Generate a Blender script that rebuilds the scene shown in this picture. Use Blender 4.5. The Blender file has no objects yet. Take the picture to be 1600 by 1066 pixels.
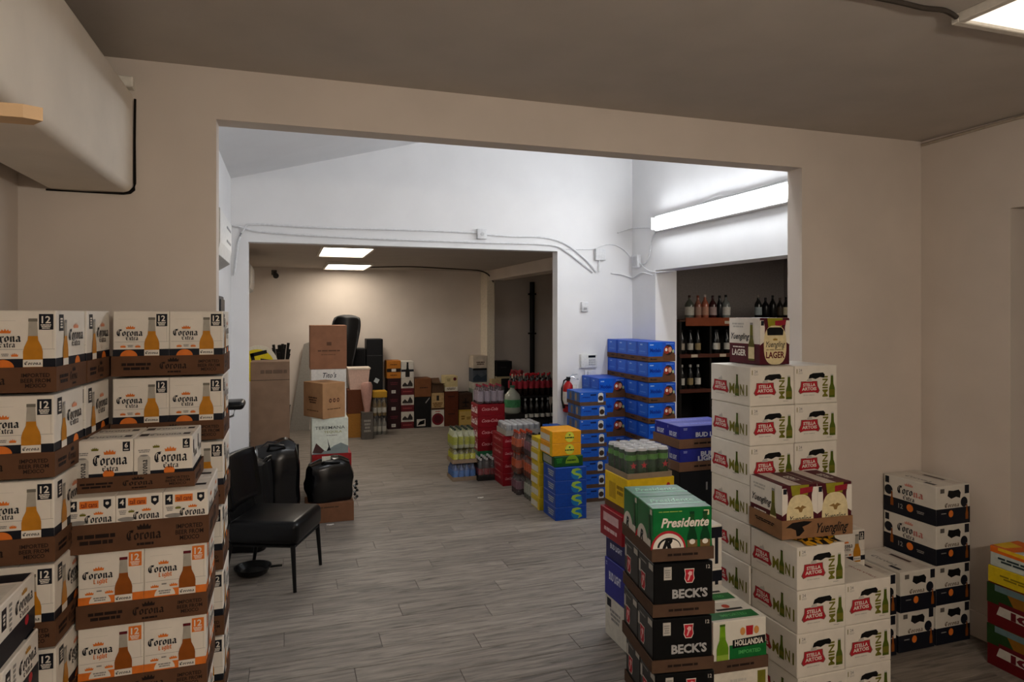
import bpy, bmesh, math, random
from mathutils import Vector, Matrix, Euler
from mathutils.geometry import tessellate_polygon
random.seed(7)
SC = bpy.context.scene
C = SC.collection
PI = math.pi
# ---------------------------------------------------------------- camera, world, exposure
cd = bpy.data.cameras.new('camera'); cam = bpy.data.objects.new('camera', cd); C.objects.link(cam)
cam.location = (0, 0, 1.87); cam.rotation_euler = (PI/2, 0, math.radians(-18.3))
cd.sensor_width = 36; cd.lens = 1058/1600*36; cd.shift_y = -43/1600; cd.clip_start = .02; cd.clip_end = 100
SC.camera = cam
w = bpy.data.worlds.new('world'); SC.world = w; w.use_nodes = True
w.node_tree.nodes['Background'].inputs[0].default_value = (.5, .5, .52, 1)
w.node_tree.nodes['Background'].inputs[1].default_value = .02
SC.view_settings.view_transform = 'Standard'; SC.view_settings.look = 'None'
SC.view_settings.gamma = 1; SC.view_settings.use_curve_mapping = False
SC.view_settings.exposure = 0.0
PANEL_NEAR = 1.4; PANEL_FAR = 11.0; TUBE = 44.0; FILL_MIDDLE = 22.0; FILL_NEAR = 76.0; FILL_BOTTLES = 18.0        # lamp brightness, seen lamps and added unseen ones
WARM = (1.0, .89, .76); COOL = (.94, .97, 1.0); FARC = (1.0, .89, .75)

# ---------------------------------------------------------------- materials
def lin(h):
    h = h.lstrip('#'); v = [int(h[i:i+2], 16)/255 for i in (0, 2, 4)]
    return tuple(((c+.055)/1.055)**2.4 if c > .04045 else c/12.92 for c in v)
_m = {}
def M(hexc, rough=.55, noise=.10, scale=40, bump=0, metal=0, rnd=0):
    k = (hexc, rough, noise, scale, bump, metal, rnd)
    if k in _m: return _m[k]
    m = bpy.data.materials.new('paint_'+hexc.strip('#')); m.use_nodes = True
    nt = m.node_tree; b = nt.nodes['Principled BSDF']
    col = lin(hexc)
    tc = nt.nodes.new('ShaderNodeTexCoord'); n = nt.nodes.new('ShaderNodeTexNoise')
    n.inputs['Scale'].default_value = scale; n.inputs['Detail'].default_value = 3
    nt.links.new(tc.outputs['Object'], n.inputs['Vector'])
    r = nt.nodes.new('ShaderNodeValToRGB')
    r.color_ramp.elements[0].position = .3; r.color_ramp.elements[1].position = .7
    r.color_ramp.elements[0].color = tuple(c*(1-noise) for c in col)+(1,)
    r.color_ramp.elements[1].color = tuple(min(1, c*(1+noise*.6)) for c in col)+(1,)
    nt.links.new(n.outputs['Fac'], r.inputs['Fac'])
    out = r.outputs['Color']
    if rnd:
        oi = nt.nodes.new('ShaderNodeObjectInfo'); h = nt.nodes.new('ShaderNodeHueSaturation')
        ma = nt.nodes.new('ShaderNodeMapRange'); ma.inputs[3].default_value = 1-rnd; ma.inputs[4].default_value = 1+rnd
        nt.links.new(oi.outputs['Random'], ma.inputs[0]); nt.links.new(ma.outputs[0], h.inputs['Value'])
        nt.links.new(out, h.inputs['Color']); out = h.outputs['Color']
    nt.links.new(out, b.inputs['Base Color'])
    b.inputs['Roughness'].default_value = rough; b.inputs['Metallic'].default_value = metal
    if rough >= .3 and not metal: b.inputs['Specular IOR Level'].default_value = .22
    if bump:
        bp = nt.nodes.new('ShaderNodeBump'); bp.inputs['Strength'].default_value = bump; bp.inputs['Distance'].default_value = .004
        nt.links.new(n.outputs['Fac'], bp.inputs['Height']); nt.links.new(bp.outputs[0], b.inputs['Normal'])
    _m[k] = m; return m
def emit(col, strength):
    m = bpy.data.materials.new('lamp_glow'); m.use_nodes = True; nt = m.node_tree
    nt.nodes.remove(nt.nodes['Principled BSDF'])
    e = nt.nodes.new('ShaderNodeEmission'); e.inputs[0].default_value = col+(1,); e.inputs[1].default_value = strength
    nt.links.new(e.outputs[0], nt.nodes['Material Output'].inputs[0]); return m
def film_mat(tint=(1, 1, 1), f=.22):
    m = bpy.data.materials.new('clear_film'); m.use_nodes = True; nt = m.node_tree
    nt.nodes.remove(nt.nodes['Principled BSDF'])
    t = nt.nodes.new('ShaderNodeBsdfTransparent'); t.inputs[0].default_value = tint+(1,)
    g = nt.nodes.new('ShaderNodeBsdfGlossy'); g.inputs['Roughness'].default_value = .18
    n = nt.nodes.new('ShaderNodeTexNoise'); n.inputs['Scale'].default_value = 18
    bp = nt.nodes.new('ShaderNodeBump'); bp.inputs['Strength'].default_value = .7; bp.inputs['Distance'].default_value = .02
    nt.links.new(n.outputs[0], bp.inputs['Height']); nt.links.new(bp.outputs[0], g.inputs['Normal'])
    x = nt.nodes.new('ShaderNodeMixShader'); x.inputs[0].default_value = f
    nt.links.new(t.outputs[0], x.inputs[1]); nt.links.new(g.outputs[0], x.inputs[2])
    nt.links.new(x.outputs[0], nt.nodes['Material Output'].inputs[0]); return m
FILM = film_mat((1, 1, 1), .09)
def wood_floor():
    m = bpy.data.materials.new('grey_laminate'); m.use_nodes = True; nt = m.node_tree; b = nt.nodes['Principled BSDF']
    tc = nt.nodes.new('ShaderNodeTexCoord'); oi = nt.nodes.new('ShaderNodeObjectInfo')
    ad = nt.nodes.new('ShaderNodeVectorMath'); ad.operation = 'ADD'
    sc = nt.nodes.new('ShaderNodeVectorMath'); sc.operation = 'SCALE'; sc.inputs['Scale'].default_value = 37
    nt.links.new(oi.outputs['Random'], sc.inputs[0])
    nt.links.new(tc.outputs['Object'], ad.inputs[0]); nt.links.new(sc.outputs[0], ad.inputs[1])
    mp = nt.nodes.new('ShaderNodeMapping'); mp.inputs['Scale'].default_value = (1.6, 16, 1)
    nt.links.new(ad.outputs[0], mp.inputs['Vector'])
    n = nt.nodes.new('ShaderNodeTexNoise'); n.inputs['Scale'].default_value = 2.2; n.inputs['Detail'].default_value = 7; n.inputs['Roughness'].default_value = .65
    n.inputs['Distortion'].default_value = .6
    nt.links.new(mp.outputs[0], n.inputs['Vector'])
    r = nt.nodes.new('ShaderNodeValToRGB'); e = r.color_ramp.elements
    e[0].position = .30; e[0].color = lin('#4a443e')+(1,); e[1].position = .66; e[1].color = lin('#8f867c')+(1,)
    x = e.new(.48); x.color = lin('#787068')+(1,)
    nt.links.new(n.outputs['Fac'], r.inputs['Fac'])
    h = nt.nodes.new('ShaderNodeHueSaturation'); ma = nt.nodes.new('ShaderNodeMapRange')
    ma.inputs[3].default_value = .86; ma.inputs[4].default_value = 1.12
    nt.links.new(oi.outputs['Random'], ma.inputs[0]); nt.links.new(ma.outputs[0], h.inputs['Value'])
    nt.links.new(r.outputs['Color'], h.inputs['Color']); nt.links.new(h.outputs[0], b.inputs['Base Color'])
    b.inputs['Roughness'].default_value = .5; b.inputs['Specular IOR Level'].default_value = .3
    bp = nt.nodes.new('ShaderNodeBump'); bp.inputs['Strength'].default_value = .15; bp.inputs['Distance'].default_value = .002
    nt.links.new(n.outputs['Fac'], bp.inputs['Height']); nt.links.new(bp.outputs[0], b.inputs['Normal'])
    return m
WALLN = M('#cfc4b9', .85, .05, 3, .25); CEILN = M('#b6aea5', .9, .05, 4, .25)
WALLM = M('#dededf', .8, .03, 3, .15); CARD = M('#5e402c', .8, .14, 14, .1); CARDL = M('#a27a55', .8, .12, 12, .1)
CARDD = M('#553f30', .8, .14, 14, .1)
WHITE = M('#ddd6cb', .5, .04, 20); BLACK = M('#0b0b0d', .5, .2, 30); NAVY = M('#12151f', .5, .15, 30)
BLKV = M('#0a0a0b', .32, .25, 20, .1); CHROME = M('#b9bcc0', .25, .05, 20, 0, .9)

# ---------------------------------------------------------------- mesh helpers
class MB:
    def __init__(s): s.v = []; s.f = []; s.mi = []; s.mats = []; s.sm = []
    def _mi(s, m):
        if m not in s.mats: s.mats.append(m)
        return s.mats.index(m)
    def add(s, v, f, m, smooth=False):
        o = len(s.v); i = s._mi(m); s.v += [tuple(p) for p in v]
        for q in f: s.f.append([o+k for k in q]); s.mi.append(i); s.sm.append(smooth)
        return s
    def box(s, x0, y0, z0, x1, y1, z1, m):
        v = [(x0,y0,z0),(x1,y0,z0),(x1,y1,z0),(x0,y1,z0),(x0,y0,z1),(x1,y0,z1),(x1,y1,z1),(x0,y1,z1)]
        return s.add(v, [(0,3,2,1),(4,5,6,7),(0,1,5,4),(1,2,6,5),(2,3,7,6),(3,0,4,7)], m)
    def bbox(s, x0, y0, z0, x1, y1, z1, m, b=.004, seg=1):
        bm = bmesh.new(); bmesh.ops.create_cube(bm, size=1)
        for p in bm.verts: p.co = Vector(((x0+x1)/2+p.co.x*(x1-x0), (y0+y1)/2+p.co.y*(y1-y0), (z0+z1)/2+p.co.z*(z1-z0)))
        bmesh.ops.bevel(bm, geom=bm.edges[:], offset=b, segments=seg, profile=.5, affect='EDGES')
        return s.bm(bm, m, seg > 1)
    def bm(s, bm, m, smooth=False):
        bm.verts.index_update()
        s.add([p.co[:] for p in bm.verts], [[p.index for p in f.verts] for f in bm.faces], m, smooth); bm.free(); return s
    def lathe(s, prof, m, n=14, o=(0, 0, 0), ax='z', smooth=True):
        v = []; f = []
        for r, z in prof:
            for k in range(n):
                a = 2*PI*k/n; x, y = r*math.cos(a), r*math.sin(a)
                p = (x, y, z) if ax == 'z' else ((x, z, y) if ax == 'y' else (z, x, y))
                v.append((o[0]+p[0], o[1]+p[1], o[2]+p[2]))
        for i in range(len(prof)-1):
            for k in range(n): f.append((i*n+k, i*n+(k+1) % n, (i+1)*n+(k+1) % n, (i+1)*n+k))
        f.append(tuple(range(n))[::-1]); f.append(tuple((len(prof)-1)*n+k for k in range(n)))
        return s.add(v, f, m, smooth)
    def tube(s, pts, r, m, n=8):
        pts = [Vector(p) for p in pts]; v = []; f = []; up = Vector((0, 0, 1)); rr = r if isinstance(r, (list, tuple)) else [r]*len(pts)
        for i, p in enumerate(pts):
            d = (pts[min(i+1, len(pts)-1)]-pts[max(i-1, 0)]).normalized()
            a = d.cross(up if abs(d.z) < .95 else Vector((1, 0, 0))).normalized(); b = a.cross(d)
            for k in range(n): t = 2*PI*k/n; v.append(p+(a*math.cos(t)+b*math.sin(t))*rr[i])
        for i in range(len(pts)-1):
            for k in range(n): f.append((i*n+k, i*n+(k+1) % n, (i+1)*n+(k+1) % n, (i+1)*n+k))
        f.append(tuple(range(n))[::-1]); f.append(tuple((len(pts)-1)*n+k for k in range(n)))
        return s.add(v, f, m, True)
    def prism(s, pts, axis, a0, a1, m):
        """extrude a 2-D outline; axis 'y': pts are (x,z); 'x': (y,z); 'z': (x,y)"""
        def P(p, a): return {'y': (p[0], a, p[1]), 'x': (a, p[0], p[1]), 'z': (p[0], p[1], a)}[axis]
        n = len(pts); v = [P(p, a0) for p in pts]+[P(p, a1) for p in pts]
        f = [tuple(range(n)), tuple(range(2*n-1, n-1, -1))]+[(k, (k+1) % n, n+(k+1) % n, n+k) for k in range(n)]
        return s.add(v, f, m)
    def mesh(s, name):
        me = bpy.data.meshes.new(name); me.from_pydata(s.v, [], s.f)
        for m in s.mats: me.materials.append(m)
        me.polygons.foreach_set('material_index', s.mi); me.polygons.foreach_set('use_smooth', s.sm); me.update()
        if s.sm and any(s.sm):
            try: me.set_sharp_from_angle(angle=.7)
            except Exception: pass
        return me
    def obj(s, name, parent=None): return link(name, s.mesh(name), parent)
def link(name, me, parent=None):
    o = bpy.data.objects.new(name, me); C.objects.link(o)
    if parent: o.parent = parent
    return o
def tag(o, label, cat, group=None):
    o['label'] = label; o['category'] = cat
    if group: o['group'] = group
    return o
def thing(name, label, cat, loc=(0, 0, 0), rz=0, group=None):
    o = bpy.data.objects.new(name, None); C.objects.link(o); o.empty_display_size = .05
    o.location = loc; o.rotation_euler = (0, 0, math.radians(rz)); return tag(o, label, cat, group)
def struct(o): o['kind'] = 'structure'; return o

# ---------------------------------------------------------------- lettering
_t = {}
def glyphs(s, bold=0):
    k = (s, bold)
    if k in _t: return _t[k]
    cu = bpy.data.curves.new('t', 'FONT'); cu.body = s; cu.resolution_u = 2; cu.offset = bold; cu.size = 1
    ob = bpy.data.objects.new('t', cu); C.objects.link(ob)
    dg = bpy.context.evaluated_depsgraph_get(); dg.update()
    me = bpy.data.meshes.new_from_object(ob.evaluated_get(dg))
    v = [(p.co.x, p.co.y) for p in me.vertices]; f = [tuple(p.vertices) for p in me.polygons]
    bpy.data.objects.remove(ob); bpy.data.curves.remove(cu); bpy.data.meshes.remove(me)
    x0 = min(p[0] for p in v); x1 = max(p[0] for p in v); cap = .69
    _t[k] = ([((x-x0)/cap, y/cap) for x, y in v], f, (x1-x0)/cap); return _t[k]
BL = {'C': (.95, [[(.85,1.15),(.6,1.42),(.3,1.35),(.1,1.0),(.1,.45),(.35,.05),(.6,.05),(.88,.3)], [(.5,1.25),(.42,.7),(.5,.2)], [(.5,1.4),(.95,1.42)]]),
 'o': (.72, [[(.12,.8),(.12,.22),(.34,.02),(.56,.22),(.56,.78),(.34,.98),(.12,.8)]]),
 'r': (.6, [[(.04,.85),(.18,.98),(.18,.12),(.3,.0)], [(.18,.72),(.42,.98),(.54,.8)]]),
 'n': (.78, [[(.04,.85),(.17,.98),(.17,.12),(.27,.0)], [(.17,.7),(.45,.98),(.57,.8),(.57,.12),(.7,.02)]]),
 'a': (.76, [[(.12,.85),(.36,.98),(.56,.8),(.56,.12),(.7,.02)], [(.56,.55),(.15,.42),(.13,.16),(.32,.02),(.56,.2)]]),
 'E': (.9, [[(.8,1.2),(.5,1.42),(.12,1.1),(.12,.4),(.4,.04),(.82,.3)], [(.15,.75),(.66,.8)]]),
 'x': (.66, [[(.04,.88),(.2,.98),(.45,.05),(.6,.06)], [(.55,.95),(.08,.05)]]),
 't': (.52, [[(.2,1.3),(.2,.16),(.36,.0),(.48,.12)], [(.02,.96),(.46,.96)]]),
 'L': (.85, [[(.3,1.42),(.2,1.2),(.2,.2),(.1,.08)], [(.12,.1),(.5,.02),(.8,.25)]]),
 'i': (.4, [[(.04,.85),(.18,.98),(.18,.12),(.3,.0)], [(.16,1.2),(.22,1.26)]]),
 'g': (.72, [[(.56,.85),(.34,.98),(.12,.8),(.12,.25),(.34,.05),(.56,.25)], [(.56,.98),(.56,-.2),(.34,-.4),(.1,-.28)]]),
 'h': (.74, [[(.16,1.4),(.16,.12),(.26,.0)], [(.16,.7),(.44,.98),(.56,.8),(.56,.1),(.44,-.2)]])}
def blackletter(s, nw=.30, ang=42):
    k = ('bl', s)
    if k in _t: return _t[k]
    nx, ny = nw/2*math.cos(math.radians(ang)), nw/2*math.sin(math.radians(ang)); v = []; f = []; x = 0
    for ch in s:
        wd, st = BL[ch]
        for pl in st:
            for (a, b), (c, d) in zip(pl, pl[1:]):
                o = len(v); v += [(x+a-nx, b-ny), (x+c-nx, d-ny), (x+c+nx, d+ny), (x+a+nx, b+ny)]
                cr = (c-a)*ny-(d-b)*nx
                f.append((o, o+1, o+2, o+3) if cr > 0 else (o+3, o+2, o+1, o))
        x += wd+.06
    _t[k] = ([(a/1.4, b/1.4) for a, b in v], f, x/1.4); return _t[k]

FACES = {'front': lambda w, d, h: ((-w/2, -d/2, 0), (1, 0, 0), (0, 0, 1), (0, -1, 0), w, h),
         'left': lambda w, d, h: ((-w/2, d/2, 0), (0, -1, 0), (0, 0, 1), (-1, 0, 0), d, h),
         'right': lambda w, d, h: ((w/2, -d/2, 0), (0, 1, 0), (0, 0, 1), (1, 0, 0), d, h),
         'back': lambda w, d, h: ((w/2, d/2, 0), (-1, 0, 0), (0, 0, 1), (0, 1, 0), w, h),
         'top': lambda w, d, h: ((-w/2, -d/2, h), (1, 0, 0), (0, 1, 0), (0, 0, 1), w, d)}
class Art:
    """flat print on one face of a carton; positions are fractions of the face"""
    def __init__(s, face, w, d, h, eps=.0005):
        s.o, s.u, s.n2, s.n, s.W, s.H = FACES[face](w, d, h); s.mb = MB(); s.eps = eps; s.face = face
        s.o, s.u, s.n2, s.n = map(Vector, (s.o, s.u, s.n2, s.n))
    def P(s, x, y, l): return s.o+s.u*x+s.n2*y+s.n*(s.eps*(l+1))
    def poly(s, pts, m, l=0):
        q = [Vector((x*s.W, y*s.H, 0)) for x, y in pts]
        ar = sum(a.x*b.y-b.x*a.y for a, b in zip(q, q[1:]+q[:1]))
        if ar < 0: q.reverse()
        f = tessellate_polygon([q])
        fs = []
        for t in f:
            a, b, c = (q[i] for i in t); cr = (b.x-a.x)*(c.y-a.y)-(b.y-a.y)*(c.x-a.x)
            fs.append(t if cr > 0 else t[::-1])
        s.mb.add([s.P(p.x, p.y, l) for p in q], fs, m); return s
    def rect(s, x0, y0, x1, y1, m, l=0): return s.poly([(x0,y0),(x1,y0),(x1,y1),(x0,y1)], m, l)
    def ell(s, cx, cy, rx, ry, m, l=0, n=18, a0=0, a1=2*PI):
        """rx is a fraction of the face height, so that rx == ry is round"""
        k = s.H/s.W
        return s.poly([(cx+rx*k*math.cos(a0+(a1-a0)*i/n), cy+ry*math.sin(a0+(a1-a0)*i/n)) for i in range(n if a1-a0 > 6.2 else n+1)], m, l)
    def put(s, g, cx, cy, h, m, l=2, shear=0, width=None, rot=0):
        v, f, tw = g; H = h*s.H; sx = H if width is None else width*s.W/tw
        if rot: sx = H if width is None else width*s.H/tw; H = h*s.W
        if rot and width is None: sx = H
        c, sn = math.cos(rot), math.sin(rot); out = []
        for x, y in v:
            a = (x-tw/2)*sx+shear*(y-.5)*H; b = (y-.5)*H
            out.append(s.P(cx*s.W+a*c-b*sn, cy*s.H+a*sn+b*c, l))
        s.mb.add(out, f, m); return s
    def text(s, t, cx, cy, h, m, l=2, bold=0, **k): return s.put(glyphs(t, bold), cx, cy, h, m, l, **k)
    def bl(s, t, cx, cy, h, m, l=2, **k): return s.put(blackletter(t), cx, cy, h, m, l, **k)
    def lines(s, cx, cy, w, h, n, m, l=2):
        for i in range(n):
            y = cy+h/2-(i+.5)*h/n; ww = w*(1-.25*((i*7) % 3)/2)
            x = cx-ww/2; j = 0
            while x < cx+ww/2-1e-6:
                e = min(cx+ww/2, x+ww*(.18+.1*((i+j) % 3))); s.rect(x, y-h/n*.32, e-ww*.03, y+h/n*.32, m, l); x = e; j += 1
        return s
    def crown(s, cx, cy, w, h, m, l=2):
        p = [(-.5,-.5),(.5,-.5),(.55,.15),(.38,-.05),(.28,.4),(.12,0),(0,.55),(-.12,0),(-.28,.4),(-.38,-.05),(-.55,.15)]
        return s.poly([(cx+a*w, cy+b*h) for a, b in p], m, l)
    def bottle(s, cx, y0, y1, w, cap, glass, body, label, l=3, lab=(.02, .27), txt=None):
        H = y1-y0
        def seg(pts, m, l): s.poly([(cx-a*w, y0+b*H) for a, b in pts]+[(cx+a*w, y0+b*H) for a, b in reversed(pts)], m, l)
        seg([(.5, 0), (.5, .36), (.44, .45), (.27, .58), (.25, .66)], body, l)
        seg([(.25, .66), (.21, .94)], glass, l)
        seg([(.23, .94), (.23, 1)], cap, l)
        if label: s.rect(cx-.5*w, y0+lab[0]*H, cx+.5*w, y0+lab[1]*H, label, l+1)
        if txt: s.bl(txt, cx, y0+(lab[0]+lab[1])/2*H, (lab[1]-lab[0])*H*.42, NAVY, l+2, width=w*.85)
        return s

# ---------------------------------------------------------------- carton kinds
class Kind:
    def __init__(s, name, w, d, h, body, arts=(), bev=.003, extra=()):
        s.name, s.w, s.d, s.h = name, w, d, h
        s.me = MB().bbox(-w/2, -d/2, 0, w/2, d/2, h, body, bev).mesh(name) if not isinstance(body, bpy.types.Mesh) else body
        s.parts = [(a.face+'_print', a.mb.mesh(a.face+'_print')) for a in arts]+list(extra)
    def at(s, x, y, z, rz, label, cat='carton', group=None, flip=False):
        """x, y = near-left corner of the footprint before turning"""
        o = link(s.name, s.me); r = math.radians(rz)
        o.location = (x+s.w/2*math.cos(r)-s.d/2*math.sin(r), y+s.w/2*math.sin(r)+s.d/2*math.cos(r), z)
        o.rotation_euler = (0, 0, r)
        for n, me in s.parts: link(n, me, o)
        return tag(o, label, cat, group)
def tray_mesh(w, d, h, m, t=.004):
    b = MB(); b.box(-w/2, -d/2, 0, w/2, d/2, t, m)
    b.box(-w/2, -d/2, t, w/2, -d/2+t, h, m).box(-w/2, d/2-t, t, w/2, d/2, h, m)
    b.box(-w/2, -d/2+t, t, -w/2+t, d/2-t, h, m).box(w/2-t, -d/2+t, t, w/2, d/2-t, h, m)
    return b.mesh('cardboard_tray')
ORD = ['top', 'second', 'third', 'fourth', 'fifth', 'sixth', 'seventh', 'eighth', 'ninth']
ORANGE = M('#d9742a', .5); AMBER = M('#b87a1c', .4); AMBERD = M('#8a4a14', .4); GLASSG = M('#a39d92', .4)
OLIVE = M('#6d6a1e', .5); RED = M('#a81e2a', .5); DRED = M('#5a0f1a', .5); GREEN = M('#116b33', .4); GREY = M('#8d8a86', .6)
LGREY = M('#b8b3aa', .6); BROWNINK = M('#1f120d', .7); YELLOW = M('#d8b21c', .5); CREAM = M('#d8c89c', .5); SILVER = M('#b7b7b8', .35, .05, 20, 0, .3)

# ================================================================ the rooms
FLOORM = wood_floor()
fl = struct(MB().box(-1.4, -2.7, -.08, 6.7, 11.7, -.005, M('#6d6560', .6)).obj('floor'))
_pl = {}
def plank_mesh(L):
    if L not in _pl: _pl[L] = MB().bbox(0, 0, -.005, L-.003, .177, 0, FLOORM, .0012).mesh('plank')
    return _pl[L]
rest = MB(); PW, PLN = .18, 1.22
for r in range(int(14.2/PW)):
    y = -2.65+r*PW; x = -1.35-((r*.43) % 1)*PLN
    while x < 6.65:
        a, b = max(x, -1.35), min(x+PLN, 6.65)
        if b-a > .05:
            if 1.95 < y < 8.2 and b > -.75 and a < 4.0 and not (y > 6.9 and (b < -.5)):
                o = link('plank', plank_mesh(round(b-a, 2)), fl); o.location = (a, y, 0)
            else: rest.box(a, y, -.005, b-.003, y+.177, 0, FLOORM)
        x += PLN
o = rest.obj('laminate_planks', fl); o['kind'] = 'stuff'

YF, YM, YB = 3.235, 6.73, 11.4          # front wall, wall with the wide doorway, end wall
# near room
struct(MB().box(-1.24, -2.6, 0, -1.04, YF+.13, 4.6, WALLN).obj('wall_left'))
wr = MB(); wr.box(3.78, -2.6, 0, 3.98, 1.70, 2.95, WALLN).box(3.78, 2.68, 0, 3.98, YF, 2.95, WALLN).box(3.78, 1.70, 2.45, 3.98, 2.68, 2.95, WALLN)
struct(wr.obj('wall_right'))
struct(MB().box(-1.24, -2.8, 0, 3.98, -2.6, 2.95, WALLN).obj('wall_back'))
wf = MB(); wf.box(-1.04, YF, 0, -.30, YF+.12, 4.6, WALLN).box(2.86, YF, 0, 3.98, YF+.12, 4.6, WALLN).box(-.30, YF, 2.725, 2.86, YF+.12, 4.6, WALLN)
struct(wf.obj('wall_front'))
struct(MB().box(-1.24, -2.8, 2.95, 3.98, YF, 3.05, CEILN).obj('ceiling'))
struct(MB().bbox(3.765, 2.69, 0, 3.7799, YF, .15, WALLN, .004).obj('baseboard_right'))
struct(MB().bbox(2.87, YF-.015, 0, 3.764, YF-.0001, .15, WALLN, .004).obj('baseboard_front'))
# store room behind the doorway on the right
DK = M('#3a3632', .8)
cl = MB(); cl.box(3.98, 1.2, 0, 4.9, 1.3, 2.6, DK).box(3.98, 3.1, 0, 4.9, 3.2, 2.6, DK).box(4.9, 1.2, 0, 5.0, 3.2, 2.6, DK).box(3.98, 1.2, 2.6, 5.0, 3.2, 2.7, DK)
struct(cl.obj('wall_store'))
# middle room
struct(MB().box(-.70, YF+.13, 0, -.50, YM+.14, 4.6, WALLM).obj('wall_middle_left'))
wm = MB(); wm.box(3.635, YF+.12, 0, 3.887, 3.75, 4.6, WALLM).box(3.635, 6.23, 0, 3.887, YM, 4.6, WALLM).box(3.635, 3.75, 2.32, 3.887, 6.23, 4.6, WALLM)
struct(wm.obj('wall_middle_right'))
wb = MB(); wb.box(-.50, YM, 0, -.35, YM+.14, 4.6, WALLM).box(2.738, YM, 0, 3.98, YM+.14, 4.6, WALLM).box(-.35, YM, 2.536, 2.738, YM+.14, 4.6, WALLM)
struct(wb.obj('wall_middle_back'))
struct(MB().prism([(-.70, 3.06), (4.0, 4.32), (4.0, 4.42), (-.70, 3.16)], 'y', YF+.12, YM, WALLM).obj('ceiling_middle'))
# far room
struct(MB().box(-.8, YM+.14, 0, -.6, YB, 2.7, WALLN).obj('wall_far_left'))
struct(MB().box(-.8, YB, 0, 6.3, YB+.2, 2.7, WALLN).obj('wall_far_back'))
struct(MB().box(6.1, 8.0, 0, 6.3, YB, 2.7, WALLN).obj('wall_far_right'))
struct(MB().box(-.8, YM+.14, 2.6, 6.3, YB, 2.7, CEILN).obj('ceiling_far'))
struct(MB().bbox(3.23, YM+.15, 2.43, 3.50, 11.0, 2.599, WALLN, .005).obj('trim_beam'))
struct(MB().bbox(3.19, 11.0, 0, 3.33, YB-.001, 2.599, M('#ddd2be', .8), .006).obj('trim_column'))
# bottle room on the right
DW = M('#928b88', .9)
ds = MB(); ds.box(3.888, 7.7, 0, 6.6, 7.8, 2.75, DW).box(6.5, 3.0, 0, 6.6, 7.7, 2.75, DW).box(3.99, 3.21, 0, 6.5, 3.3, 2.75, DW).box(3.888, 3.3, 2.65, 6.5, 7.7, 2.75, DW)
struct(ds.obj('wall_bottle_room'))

# ---------------------------------------------------------------- lamps
def panel(x0, y0, x1, y1, z, col, st, label, group=None):
    cx, cy = (x0+x1)/2, (y0+y1)/2
    t = thing('ceiling_light', label, 'ceiling light', (cx, cy, z), 0, group)
    a, b = (x1-x0)/2, (y1-y0)/2; fr = MB(); m = M('#c9c2b6', .5)
    for q in ((-a-.03, -b-.03, a+.03, -b), (-a-.03, b, a+.03, b+.03), (-a-.03, -b, -a, b), (a, -b, a+.03, b)): fr.bbox(q[0], q[1], -.035, q[2], q[3], -.0005, m, .003)
    fr.obj('frame', t)
    MB().box(-a, -b, -.022, a, b, -.012, emit(col, st)).obj('diffuser', t)
panel(2.31, .58, 2.91, 1.80, 2.95, WARM, PANEL_NEAR, 'white rectangular ceiling panel light in the near room, top right corner')
panel(5.0, 4.2, 5.6, 5.4, 2.65, WARM, FILL_BOTTLES, 'added unseen ceiling panel brightening the bottle shelf room')  # out-of-view panel, added to brighten the bottle shelves and their walls
sh_ = thing('fill_light', 'added warm fill tube hanging unseen behind the viewpoint', 'fill light', (1.1, -.7, 2.25))  # unseen lamp added behind the camera to brighten near walls and ceiling
MB().lathe([(.055, -.6), (.06, -.58), (.06, .58), (.055, .6)], emit(WARM, FILL_NEAR), 16, (0, 0, 0), 'x').obj('tube', sh_)
for q in (-.61, .61): MB().lathe([(.065, q-.012), (.065, q+.012)], M('#c9c9c6', .4), 16, (0, 0, 0), 'x').obj('end_cap', sh_); MB().tube([(q*.9, 0, .06), (q*.9, 0, .699)], .003, CHROME, 6).obj('wire', sh_)
sf = thing('strip_light', 'added unseen strip light above the opening, hidden side of front wall', 'strip light', (1.3, YF+.12, 3.0))  # added out of view to even out the light on the middle back wall
MB().bbox(-1.0, .0005, 0, 1.0, .05, .12, M('#e8e8e6', .4), .006).obj('housing', sf)
MB().prism([(.05, .012), (.085, .02), (.105, .05), (.105, .09), (.085, .12), (.05, .118)], 'x', -.97, .97, emit(COOL, FILL_MIDDLE)).obj('diffuser', sf)
panel(.36, 7.42, .88, 8.60, 2.60, FARC, PANEL_FAR, 'nearer of two ceiling panel lights in the far room', 'far room panel lights')
panel(.55, 9.95, 1.15, 11.1, 2.60, FARC, PANEL_FAR, 'farther of two ceiling panel lights in the far room', 'far room panel lights')
sl = thing('strip_light', 'long glowing white fluorescent strip light on the white side wall', 'strip light', (3.635, 4.9, 2.72))
MB().bbox(-.06, -1.24, -.012, -.001, 1.24, .15, M('#e8e8e6', .4), .006).obj('housing', sl)
MB().prism([(-.06, .012), (-.085, .02), (-.105, .05), (-.105, .09), (-.085, .12), (-.06, .128)], 'y', -1.44, 1.0, emit(COOL, TUBE)).obj('diffuser', sl).location.y = .22
for s in (-1, 1): MB().bbox(-.11, (1.225 if s > 0 else -1.25), .008, -.05, (1.25 if s > 0 else -1.225), .132, M('#dcdcda', .4), .004).obj('end_cap', sl)

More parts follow.
